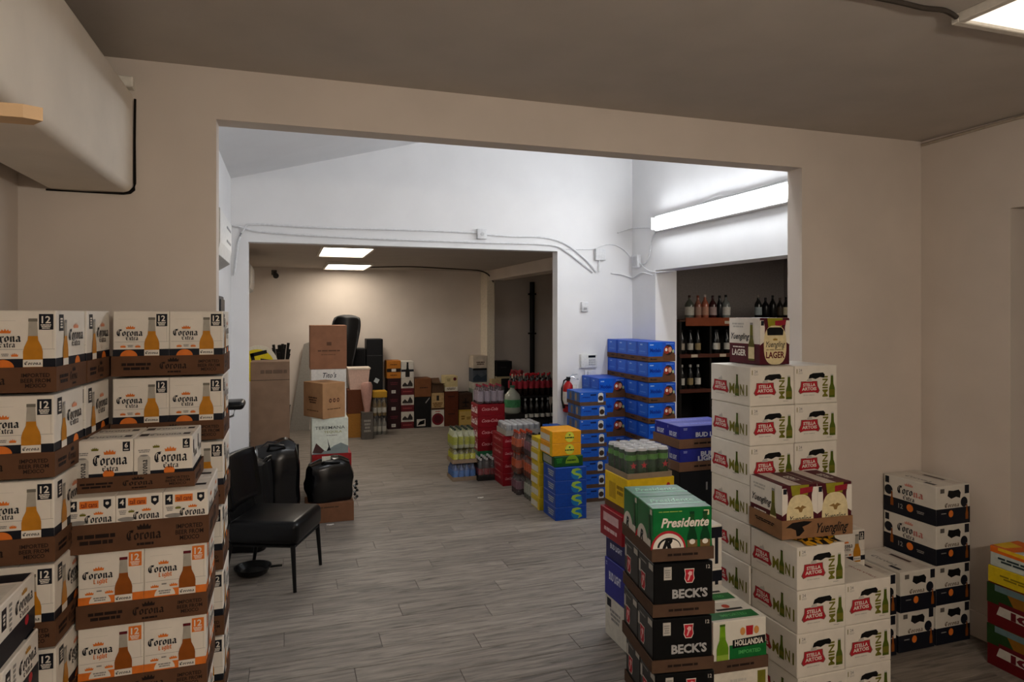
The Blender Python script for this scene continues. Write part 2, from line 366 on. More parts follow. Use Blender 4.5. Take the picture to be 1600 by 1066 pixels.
# ---------------------------------------------------------------- cables and boxes on the walls
CW = M('#d6d7d9', .5); CDK = M('#3b342e', .6)
def cable(name, pts, r, m, label):
    P = [Vector(p) for p in pts]; q = []
    for i in range(len(P)-1):
        a, b, c, d = P[max(i-1, 0)], P[i], P[i+1], P[min(i+2, len(P)-1)]
        for k in range(4):
            t = k/4; q.append(.5*((2*b)+(c-a)*t+(2*a-5*b+4*c-d)*t*t+(3*b-a-3*c+d)*t**3))
    q.append(P[-1]); return tag(MB().tube(q, r, m, 6).obj(name), label, 'cable')
y = YM-.012
cable('conduit', [(x, y, z) for x, z in ((-.47,2.22),(-.45,2.40),(-.43,2.55),(-.38,2.66),(-.28,2.70),(.29,2.69),(1.15,2.70),(1.84,2.70))], .012, CW, 'upper white conduit running above the wide doorway to a junction box')
cable('conduit', [(x, y, z) for x, z in ((1.94,2.685),(2.22,2.675),(2.51,2.68),(2.69,2.66),(2.84,2.61),(2.99,2.51),(3.1,2.42),(3.19,2.32))], .011, CW, 'white conduit curving down right of the junction box')
cable('conduit', [(x, y, z) for x, z in ((-.49,2.68),(-.39,2.66),(-.23,2.63),(.29,2.61),(1.02,2.60),(1.94,2.60),(2.65,2.60),(2.84,2.53),(2.99,2.43),(3.15,2.32))], .011, CW, 'lower white conduit just above the wide doorway lintel')
cable('cable', [(x, YM-.008, z) for x, z in ((2.84,2.56),(3.05,2.565),(3.16,2.575),(3.29,2.62),(3.41,2.625),(3.53,2.57),(3.60,2.5))], .006, CW, 'thin white cable arching over the small box by the corner')
cable('cable', [(3.37,YM-.01,2.31),(3.49,YM-.01,2.30),(3.60,YM-.02,2.27),(3.62,6.66,2.27),(3.62,6.49,2.31),(3.62,6.26,2.27)], .007, CW, 'white cable sagging round the corner below the wall boxes')
cable('cable', [(3.45,YM-.008,2.76),(3.6,YM-.01,2.81),(3.62,6.65,2.81),(3.62,6.17,2.76)], .006, CW, 'white cable leaving the strip light end round the corner')
cable('cable', [(3.62,6.15,2.74),(3.62,6.27,2.66),(3.62,6.32,2.5),(3.62,6.4,2.41),(3.62,6.5,2.41)], .006, CW, 'white cable hanging from the strip light to the corner box')
cable('cable', [(3.62,6.54,2.42),(3.62,6.37,2.33),(3.62,6.2,2.30),(3.63,6.06,2.295),(3.7,5.95,2.30)], .006, CW, 'white cable from corner box along the side opening lintel')
cable('cable', [(3.62,5.45,2.86),(3.61,5.34,2.885),(3.61,5.1,2.91),(3.61,4.97,2.89),(3.62,4.63,2.89),(3.62,4.21,2.90)], .005, CW, 'loose white cord lying along the top of the strip light')
cable('cable', [(1.15,10.77,2.592),(1.78,10.4,2.592),(2.44,10.65,2.592),(3.0,10.9,2.59),(3.21,10.96,2.52),(3.3,10.98,2.40)], .012, CDK, 'dark cable crossing the far room ceiling to the column')
cable('cable', [(1.6,1.80,2.945),(1.95,1.79,2.94),(2.1,1.79,2.935),(2.2,1.79,2.94),(2.27,1.80,2.93)], .009, CDK, 'dark cable on near ceiling leading to the panel light')
cable('conduit', [(3.765,YF-.02,2.925),(3.765,2.9,2.93),(3.765,2.6,2.934),(3.765,1.6,2.936)], .010, M('#a89c8c', .7), 'beige conduit along the top of the right wall')
def wallbox(x0, y0, z0, x1, y1, z1, label, name='junction_box', m=None):
    o = MB().bbox(0, 0, 0, x1-x0, y1-y0, z1-z0, m or M('#d3d4d6', .45), .006, 2)
    t = o.obj(name); t.location = (x0, y0, z0); return tag(t, label, 'junction box')
b = wallbox(1.84, YM-.045, 2.635, 1.94, YM-.0005, 2.74, 'small white junction box above the wide doorway')
MB().lathe([(.02, -.004), (.02, 0)], M('#bfc0c2'), 10, (.05, -.001, .05), 'y').obj('cover_screw', b)
b = wallbox(3.17, YM-.045, 2.45, 3.29, YM-.0005, 2.575, 'white wall box above the sagging cable, left of room corner')
MB().tube([(.05, .02, -.001), (.05, .02, -.13)], .007, CW).obj('conduit_stub', b)
b = wallbox(3.59, 6.53, 2.37, 3.6345, 6.66, 2.51, 'white electrical box on side wall beside room corner')
MB().bbox(-.004, .02, .02, -.0005, .11, .12, M('#bcbdc0'), .001).obj('cover_plate', b)
b = wallbox(3.01, YM-.03, 1.89, 3.09, YM-.0005, 1.995, 'small white sensor on the wall above the keypad', 'wall_sensor')
MB().bbox(.022, -.006, .02, .058, -.0005, .045, M('#9a9b9d'), .002).obj('lens', b)
# alarm keypad
k = thing('alarm_keypad', 'white alarm keypad with dark display on the white wall', 'keypad', (3.0, YM, 1.28))
kc = MB().bbox(0, -.032, 0, .19, -.0005, .15, M('#dcdcd8', .4), .006, 2).obj('case', k)
MB().bbox(.085, -.035, .112, .17, -.0325, .136, M('#10140f', .2), .001).obj('display', kc)
kb = MB().bbox(0, -.004, 0, .016, 0, .018, M('#b4b5b6', .5), .002).mesh('button')
for i in range(4):
    for j in range(3): o = link('button', kb, kc); o.location = (.09+i*.021, -.0325, .03+j*.024)
b = wallbox(3.05, YM-.02, 1.19, 3.18, YM-.0005, 1.255, 'narrow white box under the alarm keypad', 'wall_switch')
MB().bbox(.03, -.005, .012, .037, -.0005, .053, M('#97989a'), .001).obj('slot', b)
# fire extinguisher
f = thing('fire_extinguisher', 'red fire extinguisher with black hose hanging on the white wall', 'fire extinguisher', (2.83, YM-.075, .82))
MB().lathe([(.045,0),(.056,.01),(.056,.25),(.05,.285),(.03,.315),(.018,.325),(.018,.34)], M('#9c1a1c', .3), 18).obj('cylinder', f); fc_ = [c for c in f.children if c.name.startswith('cylinder')][0]
MB().lathe([(.0575,.09),(.0575,.22)], M('#cfc6bd', .5), 18).obj('label_sticker', fc_)
MB().lathe([(.02,.335),(.022,.35),(.016,.375)], BLACK, 10).bbox(-.015, -.02, .35, .02, .02, .375, BLACK, .003).obj('valve', f); fv_ = [c for c in f.children if c.name.startswith('valve')][0]
MB().tube([(0,0,.37),(.05,-.01,.40),(.10,-.02,.405)], .007, CHROME, 6).obj('carry_handle', fv_)
MB().tube([(0,0,.375),(.05,-.01,.375),(.11,-.02,.345)], .006, CHROME, 6).obj('squeeze_lever', fv_)
MB().tube([(-.01,-.01,.36),(-.06,-.03,.34),(-.085,-.03,.26),(-.085,-.03,.14),(-.06,-.03,.05)], [.009,.009,.009,.009,.015], BLKV, 8).obj('hose', fv_)
MB().lathe([(.0585,.07),(.0585,.082)], BLACK, 18).bbox(-.02, .05, .06, .02, .0745, .095, BLACK, .002).obj('wall_strap', f)
MB().bbox(.028, -.062, .2, .075, -.0605, .30, M('#d5d0ca', .6), .0005).obj('inspection_tag', f)

# ---------------------------------------------------------------- duct, ledge, air conditioners
d = thing('air_duct', 'large boxed-in beige duct running along the ceiling at upper left', 'duct', (0, 0, 0))
o = MB().bbox(-.945, -2.5, 2.378, -.62, YF-.004, 2.81, M('#e4dbce', .8, .05, 5, .3), .035, 4).obj('casing', d)
fr = MB(); g = M('#15110e', .9)
fr.tube([(-.94, YF-.006, 2.377), (-.80, YF-.006, 2.375), (-.66, YF-.006, 2.376), (-.636, YF-.006, 2.382), (-.622, YF-.006, 2.396), (-.617, YF-.006, 2.42), (-.618, YF-.006, 2.60), (-.616, YF-.006, 2.78)], [.004, .003, .005, .007, .008, .006, .005, .005], g, 6); fr.obj('wall_joint', d)
tag(MB().bbox(-.70, YF-.06, 2.815, -.615, YF-.001, 2.86, M('#e2ddd2', .7), .004).obj('foam_wedge'), 'small white foam piece wedged on top of the duct end', 'foam')
l = thing('wall_shelf', 'raw wood shelf board sticking out below the duct', 'shelf', (0, 0, 0))
MB().prism([(-1.039, 1.36), (-.43, 1.36), (-.405, 1.375), (-.43, 1.41), (-1.039, 1.41)], 'z', 2.205, 2.228, M('#d0b08a', .6, .15, 6)).obj('board', l)
MB().prism([(-1.039, 2.05), (-1.01, 2.05), (-.75, 2.19), (-.75, 2.204), (-1.039, 2.204)], 'y', 1.375, 1.395, M('#b08a5e', .6)).obj('bracket', l)
def aircon(x, y0, y1, z, h, label, m):
    t = thing('air_conditioner', label, 'air conditioner', (x, y0, z)); L = y1-y0
    MB().prism([(0, 0), (.10, 0), (.19, .06), (.20, .12), (.20, h-.04), (.17, h), (0, h)], 'y', 0, L, m).obj('body', t); t2 = [c for c in t.children if c.name.startswith('body')][0]
    MB().prism([(.105, .004), (.19, .056), (.197, .05), (.112, -.003)], 'y', .06, L-.06, M('#b9bab8', .4)).obj('louver', t2)
    for q in (.15, .22): MB().bbox(.2002, L*.55, q, .203, L*.9, q+.012, M('#8e9092', .4), .001).obj('vent_slot', t2)
    MB().tube([(.03, L, .02), (.04, L+.05, -.02), (.02, L+.08, -.12), (.01, L+.08, -.3)], .012, M('#6a6a6a')).obj('hose', t)
    return t
aircon(-.50, 3.42, 4.08, 2.09, .31, 'white wall air conditioner seen edge-on beside the near doorway jamb', M('#dcdcda', .4))
aircon(-.60, 8.1, 9.1, 2.10, .36, 'grey wall air conditioner high in the far room left corner', M('#9c948a', .5))
b = thing('breaker_box', 'dark grey electrical box on the wall under the air conditioner', 'electrical box', (-.50, 4.5, 1.72))
MB().bbox(.0005, 0, 0, .10, .30, .26, M('#3c3c3e', .5), .006).obj('case', b)
MB().bbox(.1005, .02, .02, .108, .28, .24, M('#2a2a2c', .4), .003).obj('cover', b)
s = thing('security_camera', 'small dark security camera on far wall near the ceiling', 'security camera', (-.21, YB, 2.50))
MB().bbox(-.04, -.03, -.02, .04, -.0005, .06, M('#4a4540'), .004).obj('bracket', s)
MB().tube([(0, -.03, .02), (.02, -.10, -.02), (.03, -.16, -.04)], [.02, .04, .045], M('#2b2826'), 10).obj('housing', s)
p = thing('black_pipe', 'black vertical pipe on the far wall right of the column', 'pipe', (4.13, YB, 0))
MB().lathe([(.045, .001), (.045, 2.43)], M('#0d0d0e', .4), 14, (0, -.06, 0)).obj('pipe', p)
for z in (.6, 1.5, 2.2): MB().bbox(-.06, -.11, z, .06, -.0005, z+.03, M('#1a1a1b'), .003).obj('clamp', p)
h = thing('hanging_coat', 'black garment hanging inside the dark doorway on the right', 'garment', (3.99, 2.3, .95))
g = MB(); rows = []
for i in range(12):
    z = 1.15*i/11; wd = .20+.05*math.sin(z*3)-(.10 if i > 9 else 0); n = 16
    rows.append([(.0+.05+(.045+.012*math.sin(k*2.1+i))*math.sin(2*PI*k/n), wd*math.cos(2*PI*k/n)+.01*math.sin(i*1.7+k), z) for k in range(n)])
v = [p for r in rows for p in r]; n = 16
g.add(v, [(i*n+k, i*n+(k+1) % n, (i+1)*n+(k+1) % n, (i+1)*n+k) for i in range(11) for k in range(n)]+[tuple(range(n))[::-1], tuple(11*n+k for k in range(n))], BLACK, True).obj('cloth', h)
MB().tube([(.05, 0, 1.15), (.05, 0, 1.25), (.02, 0, 1.28), (-.009, 0, 1.26)], .005, CHROME, 6).obj('hook', h)

# ================================================================ carton designs
# --- pale-ale 12-packs of long-neck bottles (navy or orange band)
PW12, PD12, PH12 = .186, .256, .236
def pack12(light):
    band, num = (ORANGE, ORANGE) if light else (NAVY, NAVY)
    body = AMBERD if light else AMBER
    out = []
    a = Art('front', PW12, PD12, PH12); k = .03 if light else 0
    a.rect(.0, .29, 1, .40, band); a.rect(.77, .76, .97, .955, num, 1)
    a.text('12', .87, .885, .085, WHITE, 2, .02); a.lines(.87, .80, .15, .06, 3, WHITE, 2)
    a.crown(.31, .745+k, .15, .055, ORANGE); a.bl('Corona', .30, .66+k, .095, NAVY, 3, width=.46)
    a.bl('Light' if light else 'Extra', .34, .575+k, .062, ORANGE if light else NAVY, 3, width=.22)
    a.rect(.03, .515, .99, .519, GREY, 1); a.rect(.955, .515, .96, .75, LGREY, 1); a.rect(.1, .87, .45, .873, LGREY, 1)
    if light: a.ell(.33, .31, .13, .13, WHITE, 1, 20, 0, PI); a.lines(.33, .36, .2, .06, 2, GREY, 2); a.crown(.17, .45, .12, .045, ORANGE); a.crown(.47, .45, .12, .045, ORANGE); a.lines(.32, .47, .08, .03, 1, GREY, 2)
    else: a.ell(.28, .29, .12, .10, ORANGE, 1, 20, 0, PI); a.crown(.18, .45, .09, .045, ORANGE); a.crown(.44, .45, .09, .045, ORANGE); a.lines(.31, .45, .10, .04, 2, GREY, 2)
    a.bottle(.69, .26, .90, .27, M('#6e6a60', .4) if not light else DRED, GLASSG, body, WHITE, 3, (.06, .20), 'Corona'); out.append(a)
    for fc in ('right', 'left'):
        a = Art(fc, PW12, PD12, PH12)
        a.rect(0, .29, 1, .40, band); a.rect(.10, .74, .24, .95, num, 1); a.lines(.17, .84, .08, .14, 4, WHITE, 2)
        a.bottle(.30, .26, .88, .17, GREY, GLASSG, body, WHITE, 3, (.06, .2))
        a.crown(.66, .80, .16, .07, M('#d08a6a')); a.bl('Corona', .66, .68, .13, NAVY, 3, width=.5)
        a.bl('Light' if light else 'Extra', .66, .57, .08, ORANGE if light else NAVY, 3, width=.28)
        a.ell(.72, .29, .10, .10, ORANGE if not light else WHITE, 1, 16, 0, PI); out.append(a)
    a = Art('top', PW12, PD12, PH12); a.rect(.49, 0, .51, 1, LGREY); a.rect(.28, .4, .44, .6, NAVY, 1); a.bl('Corona', .72, .5, .1, NAVY, 2, width=.4); out.append(a)
    return Kind('bottle_carton', PW12, PD12, PH12, WHITE, out)
K12 = pack12(False); K12L = pack12(True)
TW, TD, TH = .382, .266, .074
def tray_kind(w, d, h, m=CARD, ink=BROWNINK, mid='Corona', arts=None, name='cardboard_tray'):
    out = []
    for fc in ('front', 'right'):
        a = Art(fc, w, d, h)
        if mid:
            a.lines(.22, .48, .26, .42, 2, ink); a.crown(.54, .80, .09, .22, ink); a.bl(mid, .54, .50, .32, ink, 0, width=.24); a.lines(.55, .18, .12, .14, 1, ink)
            if fc == 'front': a.text('IMPORTED', .86, .68, .15, ink, 0, .02, width=.19); a.text('BEER FROM', .86, .47, .15, ink, 0, .02, width=.2); a.text('MEXICO', .86, .27, .15, ink, 0, .02, width=.14)
        out.append(a)
    if arts: out = arts
    return Kind(name, w, d, h, tray_mesh(w, d, h, m), out)
KTRAY = tray_kind(TW, TD, TH)
def tiers_12(x, y, z0, n, rz, kind, pitch, where, desc, tray=KTRAY, skip=(), top_only=0):
    r = math.radians(rz); c, s = math.cos(r), math.sin(r)
    for i in range(n):
        z = z0+i*pitch; od = ORD[n-1-i]
        jx, jy = random.uniform(-.004, .004), random.uniform(-.004, .004)
        X, Y = x+jx, y+jy
        tray.at(X, Y, z, rz, f'brown cardboard tray, {od} tier, {where}', 'cardboard tray', f'trays, {where}')
        for q, side in ((0, 'left'), (1, 'right')):
            if side in skip: continue
            ox = .005+q*(PW12+.001)
            kind.at(X+ox*c-.005*s, Y+ox*s+.005*c, z+.0045, rz, f'{desc}, {side} of pair, {od} tier, {where}', 'carton', f'12-packs, {where}')
# pallet under the left stacks
def pallet(x0, y0, x1, y1, label):
    t = thing('wooden_pallet', label, 'pallet', (x0, y0, 0)); W, D = x1-x0, y1-y0; m = M('#8f7350', .8, .2, 9)
    bd = MB().bbox(0, 0, 0, W, .095, .02, m, .002).mesh('deck_board'); n = 6
    for i in range(n): o = link('deck_board', bd, t); o.location = (0, i*(D-.095)/(n-1), .118)
    for i in (0, 2, 5): o = link('bottom_board', bd, t); o.location = (0, i*(D-.095)/(n-1), 0)
    st = MB().bbox(0, 0, 0, .045, D, .0978, m, .002).mesh('stringer')
    for i in range(3): o = link('stringer', st, t); o.location = (i*(W-.045)/2, 0, .0201)
PZ = .1385
pallet(-1.03, 2.32, -.24, 3.10, 'wooden pallet under the pale bottle cartons at lower left')
tiers_12(-1.03, 2.335, PZ, 7, -2.5, K12, .25, 'nearest left stack', 'white 12-bottle carton with navy band')
tiers_12(-1.015, 2.60, PZ, 7, -2.5, K12, .25, 'second left stack', 'white 12-bottle carton with navy band', skip=('left',))
tiers_12(-.615, 2.815, PZ, 7, 0, K12, .25, 'stack by doorway jamb', 'white 12-bottle carton with navy band')
tiers_12(-.640, 2.47, PZ, 4, 0, K12L, .2425, 'orange-band stack', 'white 12-bottle carton with orange band')
# --- short can cartons on top of the orange-band stack
zc = PZ+4*.2425
def tall_can_small():
    w, d, h = .136, .165, .172; a = Art('front', w, d, h); out = [a]
    a.rect(.06, .76, .22, .95, NAVY, 0); a.text('4', .14, .87, .10, WHITE, 1, .02); a.rect(.27, .80, .66, .94, ORANGE); a.text('tall cans', .465, .87, .09, DRED, 1, .01, width=.33)
    a.poly([(.76,.95),(.92,.95),(.92,.83),(.84,.77),(.76,.83)], NAVY); a.ell(.84, .88, .03, .03, WHITE, 1)
    a.crown(.66, .71, .18, .06, ORANGE); a.bl('Corona', .66, .60, .13, NAVY, 1, width=.56); a.lines(.16, .68, .16, .09, 3, GREY); a.crown(.34, .70, .12, .06, OLIVE)
    a.rect(.12, 0, .36, .55, LGREY); a.ell(.24, .55, .15, .04, GREY, 1)
    for fc in ('right', 'left'):
        a = Art(fc, w, d, h); a.rect(0, 0, 1, .3, NAVY); a.bl('Corona', .5, .6, .2, NAVY, 1, width=.7); a.crown(.5, .82, .2, .1, ORANGE); out.append(a)
    a = Art('top', w, d, h); a.rect(.1, .42, .45, .58, NAVY); a.rect(.55, .42, .9, .58, NAVY); a.rect(0, .9, .4, 1, M('#c9a191')); out.append(a)
    return Kind('can_carton', w, d, h, WHITE, out)
KC4 = tall_can_small(); tA = tray_kind(.418, .336, .092)
tA.at(-.668, 2.455, zc, 0, 'deep brown tray of small can cartons on the orange-band stack', 'cardboard tray')
for i, wd in enumerate(('left', 'middle', 'right')):
    for j in range(2): KC4.at(-.668+.0055+i*.1365, 2.455+.0045+j*.1645, zc+.0045, 0, f'small white four-can carton, {wd}, {"front" if j == 0 else "rear"} row of the deep tray', 'carton', 'small can cartons in the deep tray')
def can6():
    w, d, h = .178, .118, .165; a = Art('front', w, d, h); out = [a]
    a.rect(0, .2, 1, .34, NAVY); a.ell(.6, .32, .10, .09, ORANGE, 1, 16); a.lines(.42, .26, .1, .03, 1, WHITE, 1); a.lines(.78, .26, .1, .03, 1, WHITE, 1)
    a.crown(.62, .76, .18, .10, ORANGE); a.bl('Corona', .63, .60, .19, NAVY, 2, width=.56); a.bl('Extra', .63, .43, .10, NAVY, 2, width=.26)
    a.rect(.83, .76, .95, .95, NAVY, 1); a.text('6', .89, .88, .09, WHITE, 2, .02); a.lines(.89, .795, .08, .03, 1, WHITE, 2); a.crown(.38, .83, .11, .07, OLIVE)
    a.poly([(.07,.12),(.28,.12),(.28,.60),(.25,.65),(.10,.65),(.07,.60)], LGREY, 2); a.ell(.175, .65, .075, .02, GREY, 3); a.bl('Corona', .18, .38, .10, NAVY, 3, width=.38, rot=PI/2); a.lines(.18, .74, .2, .07, 2, GREY)
    for fc in ('right', 'left'):
        a = Art(fc, w, d, h); a.rect(0, .2, 1, .34, NAVY); a.rect(.12, .62, .3, .9, NAVY); a.bl('Corona', .6, .6, .15, NAVY, 1, width=.6); out.append(a)
    a = Art('top', w, d, h); a.bl('Corona', .5, .5, .28, GREY, 1, width=.55); a.rect(.05, .3, .2, .7, NAVY); a.rect(.80, .35, .92, .65, NAVY); out.append(a)
    return Kind('can_carton', w, d, h, WHITE, out)
KC6 = can6(); tB = tray_kind(.372, .258, .05)
zb = zc+.1775
tB.at(-.672, 2.515, zb, 0, 'brown tray holding four white six-can cartons, above the deep tray', 'cardboard tray')
for i, wd in enumerate(('left', 'right')):
    for j in range(2): KC6.at(-.672+.007+i*.1795, 2.515+.006+j*.121, zb+.0045, 0, f'white six-can carton, {wd} of the {"front" if j == 0 else "rear"} row, uppermost left-front tray', 'carton', 'six-can cartons in the uppermost tray')
# --- cases at the lower left corner, seen from their right side
def side_case():
    w, d, h = .32, .262, .158; out = []
    a = Art('right', w, d, h); a.rect(0, 0, 1, .40, NAVY); a.rect(.08, .55, .2, .9, NAVY); a.lines(.14, .72, .06, .2, 3, WHITE, 1); a.lines(.30, .66, .08, .5, 6, GREY)
    a.crown(.68, .86, .14, .1, M('#b5863a')); a.bl('Corona', .68, .68, .2, NAVY, 1, width=.5); a.bl('Extra', .68, .5, .1, NAVY, 1, width=.25); a.ell(.75, .3, .09, .09, RED, 1); out.append(a)
    a = Art('front', w, d, h); a.rect(0, 0, 1, .40, NAVY); a.bl('Corona', .5, .68, .25, NAVY, 1, width=.5); a.bl('Extra', .5, .5, .1, NAVY, 1, width=.2); a.ell(.5, .28, .1, .1, ORANGE, 1); out.append(a)
    a = Art('top', w, d, h); a.rect(.02, .72, .98, .98, NAVY); a.crown(.6, .85, .1, .1, ORANGE, 1); a.rect(.05, .05, .95, .66, M('#cfc9be')); a.rect(.62, .1, .78, .2, NAVY, 1); out.append(a)
    return Kind('can_case', w, d, h, WHITE, out)
KSC = side_case()
for i in range(7): KSC.at(-1.02+(.012 if i == 5 else 0), 2.045-(.01 if i == 5 else 0), i*.16, 0, f'white and black can case, {ORD[6-i]} in the lower left corner stack', 'carton', 'can cases, lower left corner')

# --- mini-bottle cartons with a red badge
SW, SD, SH = .274, .328, .198
def badge(a, cx, cy, w, h, l=1):
    p = [(-.42,.5),(.42,.5),(.44,.1),(.55,-.3),(.46,-.52),(.3,-.42),(-.3,-.42),(-.46,-.52),(-.55,-.3),(-.44,.1)]
    a.poly([(cx+x*w*1.05, cy+y*h*1.08) for x, y in p], M('#7a5148', .5), l); a.poly([(cx+x*w*.97, cy+y*h) for x, y in p], RED, l+1)
    a.text('STELLA', cx, cy+.22*h, h*.26, WHITE, l+2, .03, width=w*.66); a.text('ARTOIS', cx, cy-.13*h, h*.26, WHITE, l+2, .03, width=w*.78)
    a.poly([(cx-.16*w, cy+.5*h), (cx-.1*w, cy+.72*h), (cx+.02*w, cy+.78*h), (cx+.06*w, cy+.95*h), (cx+.12*w, cy+.8*h), (cx+.16*w, cy+.5*h)], LGREY, l+1)
    a.lines(cx, cy-.68*h, w*.6, h*.1, 1, LGREY, l)
def stella():
    out = []; GB = M('#4b5a14', .4)
    a = Art('front', SW, SD, SH)
    badge(a, .33, .43, .44, .30); a.poly([(.31,.66),(.34,.76),(.42,.80),(.66,.81),(.70,.75),(.68,.67),(.58,.69),(.48,.64),(.40,.67)], BLACK, 3)
    a.text('MINI', .71, .44, .12, OLIVE, 1, .03, width=.55, rot=PI/2); a.bottle(.875, .14, .76, .14, M('#b9b7b0'), GB, GB, OLIVE, 1, (.1, .34))
    a.rect(.04, .80, .055, .92, OLIVE); a.text('24', .13, .885, .07, GREY, 0, .02); a.lines(.13, .81, .11, .05, 2, LGREY); a.lines(.8, .10, .12, .02, 1, GREY)
    out.append(a)
    for fc in ('left', 'right'):
        a = Art(fc, SW, SD, SH); badge(a, .26, .42, .38, .30)
        a.text('M', .56, .40, .26, OLIVE, 1, .03, width=.13); a.text('N', .81, .40, .26, OLIVE, 1, .03, width=.10); a.text('I', .925, .40, .26, OLIVE, 1, .03, width=.03)
        a.bottle(.69, .22, .78, .10, M('#4a4a20'), GB, GB, OLIVE, 2, (.12, .34)); a.lines(.64, .2, .08, .02, 1, GREY); a.lines(.86, .25, .14, .02, 1, LGREY); out.append(a)
    a = Art('top', SW, SD, SH); a.rect(0, .495, 1, .5, GREY); a.text('STELLA ARTOIS', .5, .75, .05, M('#9a5a55'), 0, .02, width=.6); a.text('STELLA ARTOIS', .72, .3, .05, M('#9a5a55'), 0, .02, width=.5, rot=PI/2); out.append(a)
    return Kind('bottle_carton', SW, SD, SH, M('#d9d2c6', .55, .04, 20), out)
KS = stella(); g = 'red-badge cartons by the beige wall'
def col(x, y, n, where):
    for i in range(n):
        KS.at(x+random.uniform(-.003, .003), y+random.uniform(-.003, .0), i*.2, random.uniform(-.5, .5), f'white red-badge carton, {ORD[n-1-i]} from top, {where} column of four', 'carton', g)
col(2.21, 2.865, 8, 'back left'); col(2.487, 2.865, 8, 'back right'); col(2.21, 2.53, 4, 'front left'); col(2.487, 2.53, 3, 'front right')

# --- lager cartons, maroon and cream
def lager(handle):
    w, d, h = .192, .25, .245; out = []; MAR = M('#4c1420', .5); RIB = M('#8d1f2c', .5)
    for fc in ('left', 'right'):
        a = Art(fc, w, d, h); a.rect(0, .44, 1, 1, WHITE); a.rect(.0, .415, 1, .44, DRED, 1)
        a.text('Yuengling', .36, .60, .13, NAVY, 2, .02, shear=.35, width=.62); a.lines(.3, .84, .4, .12, 2, LGREY, 1); a.lines(.33, .36, .4, .04, 1, WHITE, 2); a.text('LAGER', .33, .24, .13, WHITE, 2, .03, width=.46)
        a.bottle(.74, .08, .90, .19, GREY, OLIVE, M('#5d5a24', .4), CREAM, 3, (.05, .36)); out.append(a)
    a = Art('front', w, d, h)
    a.poly([(0,.95),(.12,.95),(.16,.8),(.16,.5),(0,.42)], WHITE); a.poly([(1,.95),(.88,.95),(.84,.8),(.84,.5),(1,.42)], WHITE)
    a.rect(.03, .84, .13, .94, NAVY, 1); a.poly([(.24,1),(.76,1),(.72,.80),(.28,.80)], M('#8a8420'), 1); a.poly([(.50,.94),(.86,.96),(.86,.86),(.50,.82)], RIB, 2)
    pts = [(.5+.38*(abs(math.cos(t))**.7)*(1 if math.cos(t) > 0 else -1), (.42 if handle else .36)+(.42 if handle else .46)*(abs(math.sin(t))**.8)*(1 if math.sin(t) > 0 else -1)) for t in [2*PI*i/28 for i in range(28)]]
    pts = [(x, max(0.0, y)) for x, y in pts]; a.poly(pts, CREAM, 3)
    if handle:
        a.poly([(.22,.76),(.30,.80),(.70,.80),(.78,.74),(.76,.63),(.24,.63)], BLACK, 4); a.text('LAGER', .5, .21, .13, DRED, 4, .03, width=.62); a.text('Yuengling', .5, .44, .12, NAVY, 4, .01, shear=.35, width=.66); a.lines(.5, .32, .6, .03, 1, M('#8a7a50'), 4); a.crown(.5, .55, .14, .06, M('#9a7a30'), 4)
    else:
        a.poly([(.32,.56),(.46,.60),(.5,.57),(.56,.61),(.68,.57),(.58,.54),(.55,.48),(.48,.48),(.45,.54)], M('#8a6a3a'), 4); a.text('Yuengling', .5, .36, .11, NAVY, 4, .01, shear=.35, width=.62); a.lines(.5, .27, .5, .03, 1, M('#8a7a50'), 4)
    out.append(a)
    a = Art('top', w, d, h); a.rect(0, 0, 1, .12, DRED); a.rect(.2, .0, .55, 1, M('#c9bdb2'), 1) if not handle else a.rect(.05, .15, .95, .95, M('#c9c2b8'), 1); a.text('LAGER', .72, .5, .2, WHITE, 2, .02, width=.35, rot=PI/2); out.append(a)
    return Kind('bottle_carton', w, d, h, MAR, out)
KY1, KY2 = lager(True), lager(False)
KY1.at(2.335, 2.945, 1.601, 1, 'single maroon and cream lager carton on top of the white stack', 'carton')
a = Art('front', .39, .262, .088); a.poly([(.05,.62),(.14,.86),(.30,.92),(.42,.86),(.36,.72),(.28,.62),(.31,.4),(.24,.14),(.20,.14),(.19,.46),(.12,.6)], BLACK); a.text('Yuengling', .70, .48, .5, BLACK, 0, .02, shear=.35, width=.46)
b = Art('left', .39, .262, .088); b.lines(.5, .6, .6, .2, 2, BROWNINK)
ty = tray_kind(.39, .262, .088, M('#8a6546', .8, .12, 14, .1), arts=[a, b]); zy = .801
ty.at(2.185, 2.60, zy+.012, -4, 'brown tray printed with a black eagle, two lager cartons inside', 'cardboard tray')
for i, s in enumerate(('left', 'right')):
    KY2.at(2.185+(.0045+i*.1925)*math.cos(math.radians(4))+.006*math.sin(math.radians(4)), 2.60-(.0045+i*.1925)*math.sin(math.radians(4))+.006, zy+.0165, -4, f'{s} lager carton with cream bottle label in the eagle tray', 'carton', 'lager cartons in the eagle tray')
q = MB(); v = []; n = 10
for i in range(n+1):
    for j in range(4): v.append((.02+.20*i/n+.012*math.sin(j*2.0+i), .005+.085*j/3-(.03 if j == 0 else 0)*(.5+.5*math.sin(i*1.3)), .004+.003*math.sin(i*1.9+j)+(.0 if j else -.004*abs(math.sin(i)))))
fs = [(i*4+j, (i+1)*4+j, (i+1)*4+j+1, i*4+j+1) for i in range(n) for j in range(3)]
q.add(v, fs[::2], M('#d29a1e', .4)).add(v, fs[1::2], BLACK); o = q.obj('torn_wrapper'); o.location = (2.24, 2.535, .804)
m = o.modifiers.new('thick', 'SOLIDIFY'); m.thickness = .0015
tag(o, 'crumpled yellow and black wrapper squashed under the eagle tray', 'wrapper')

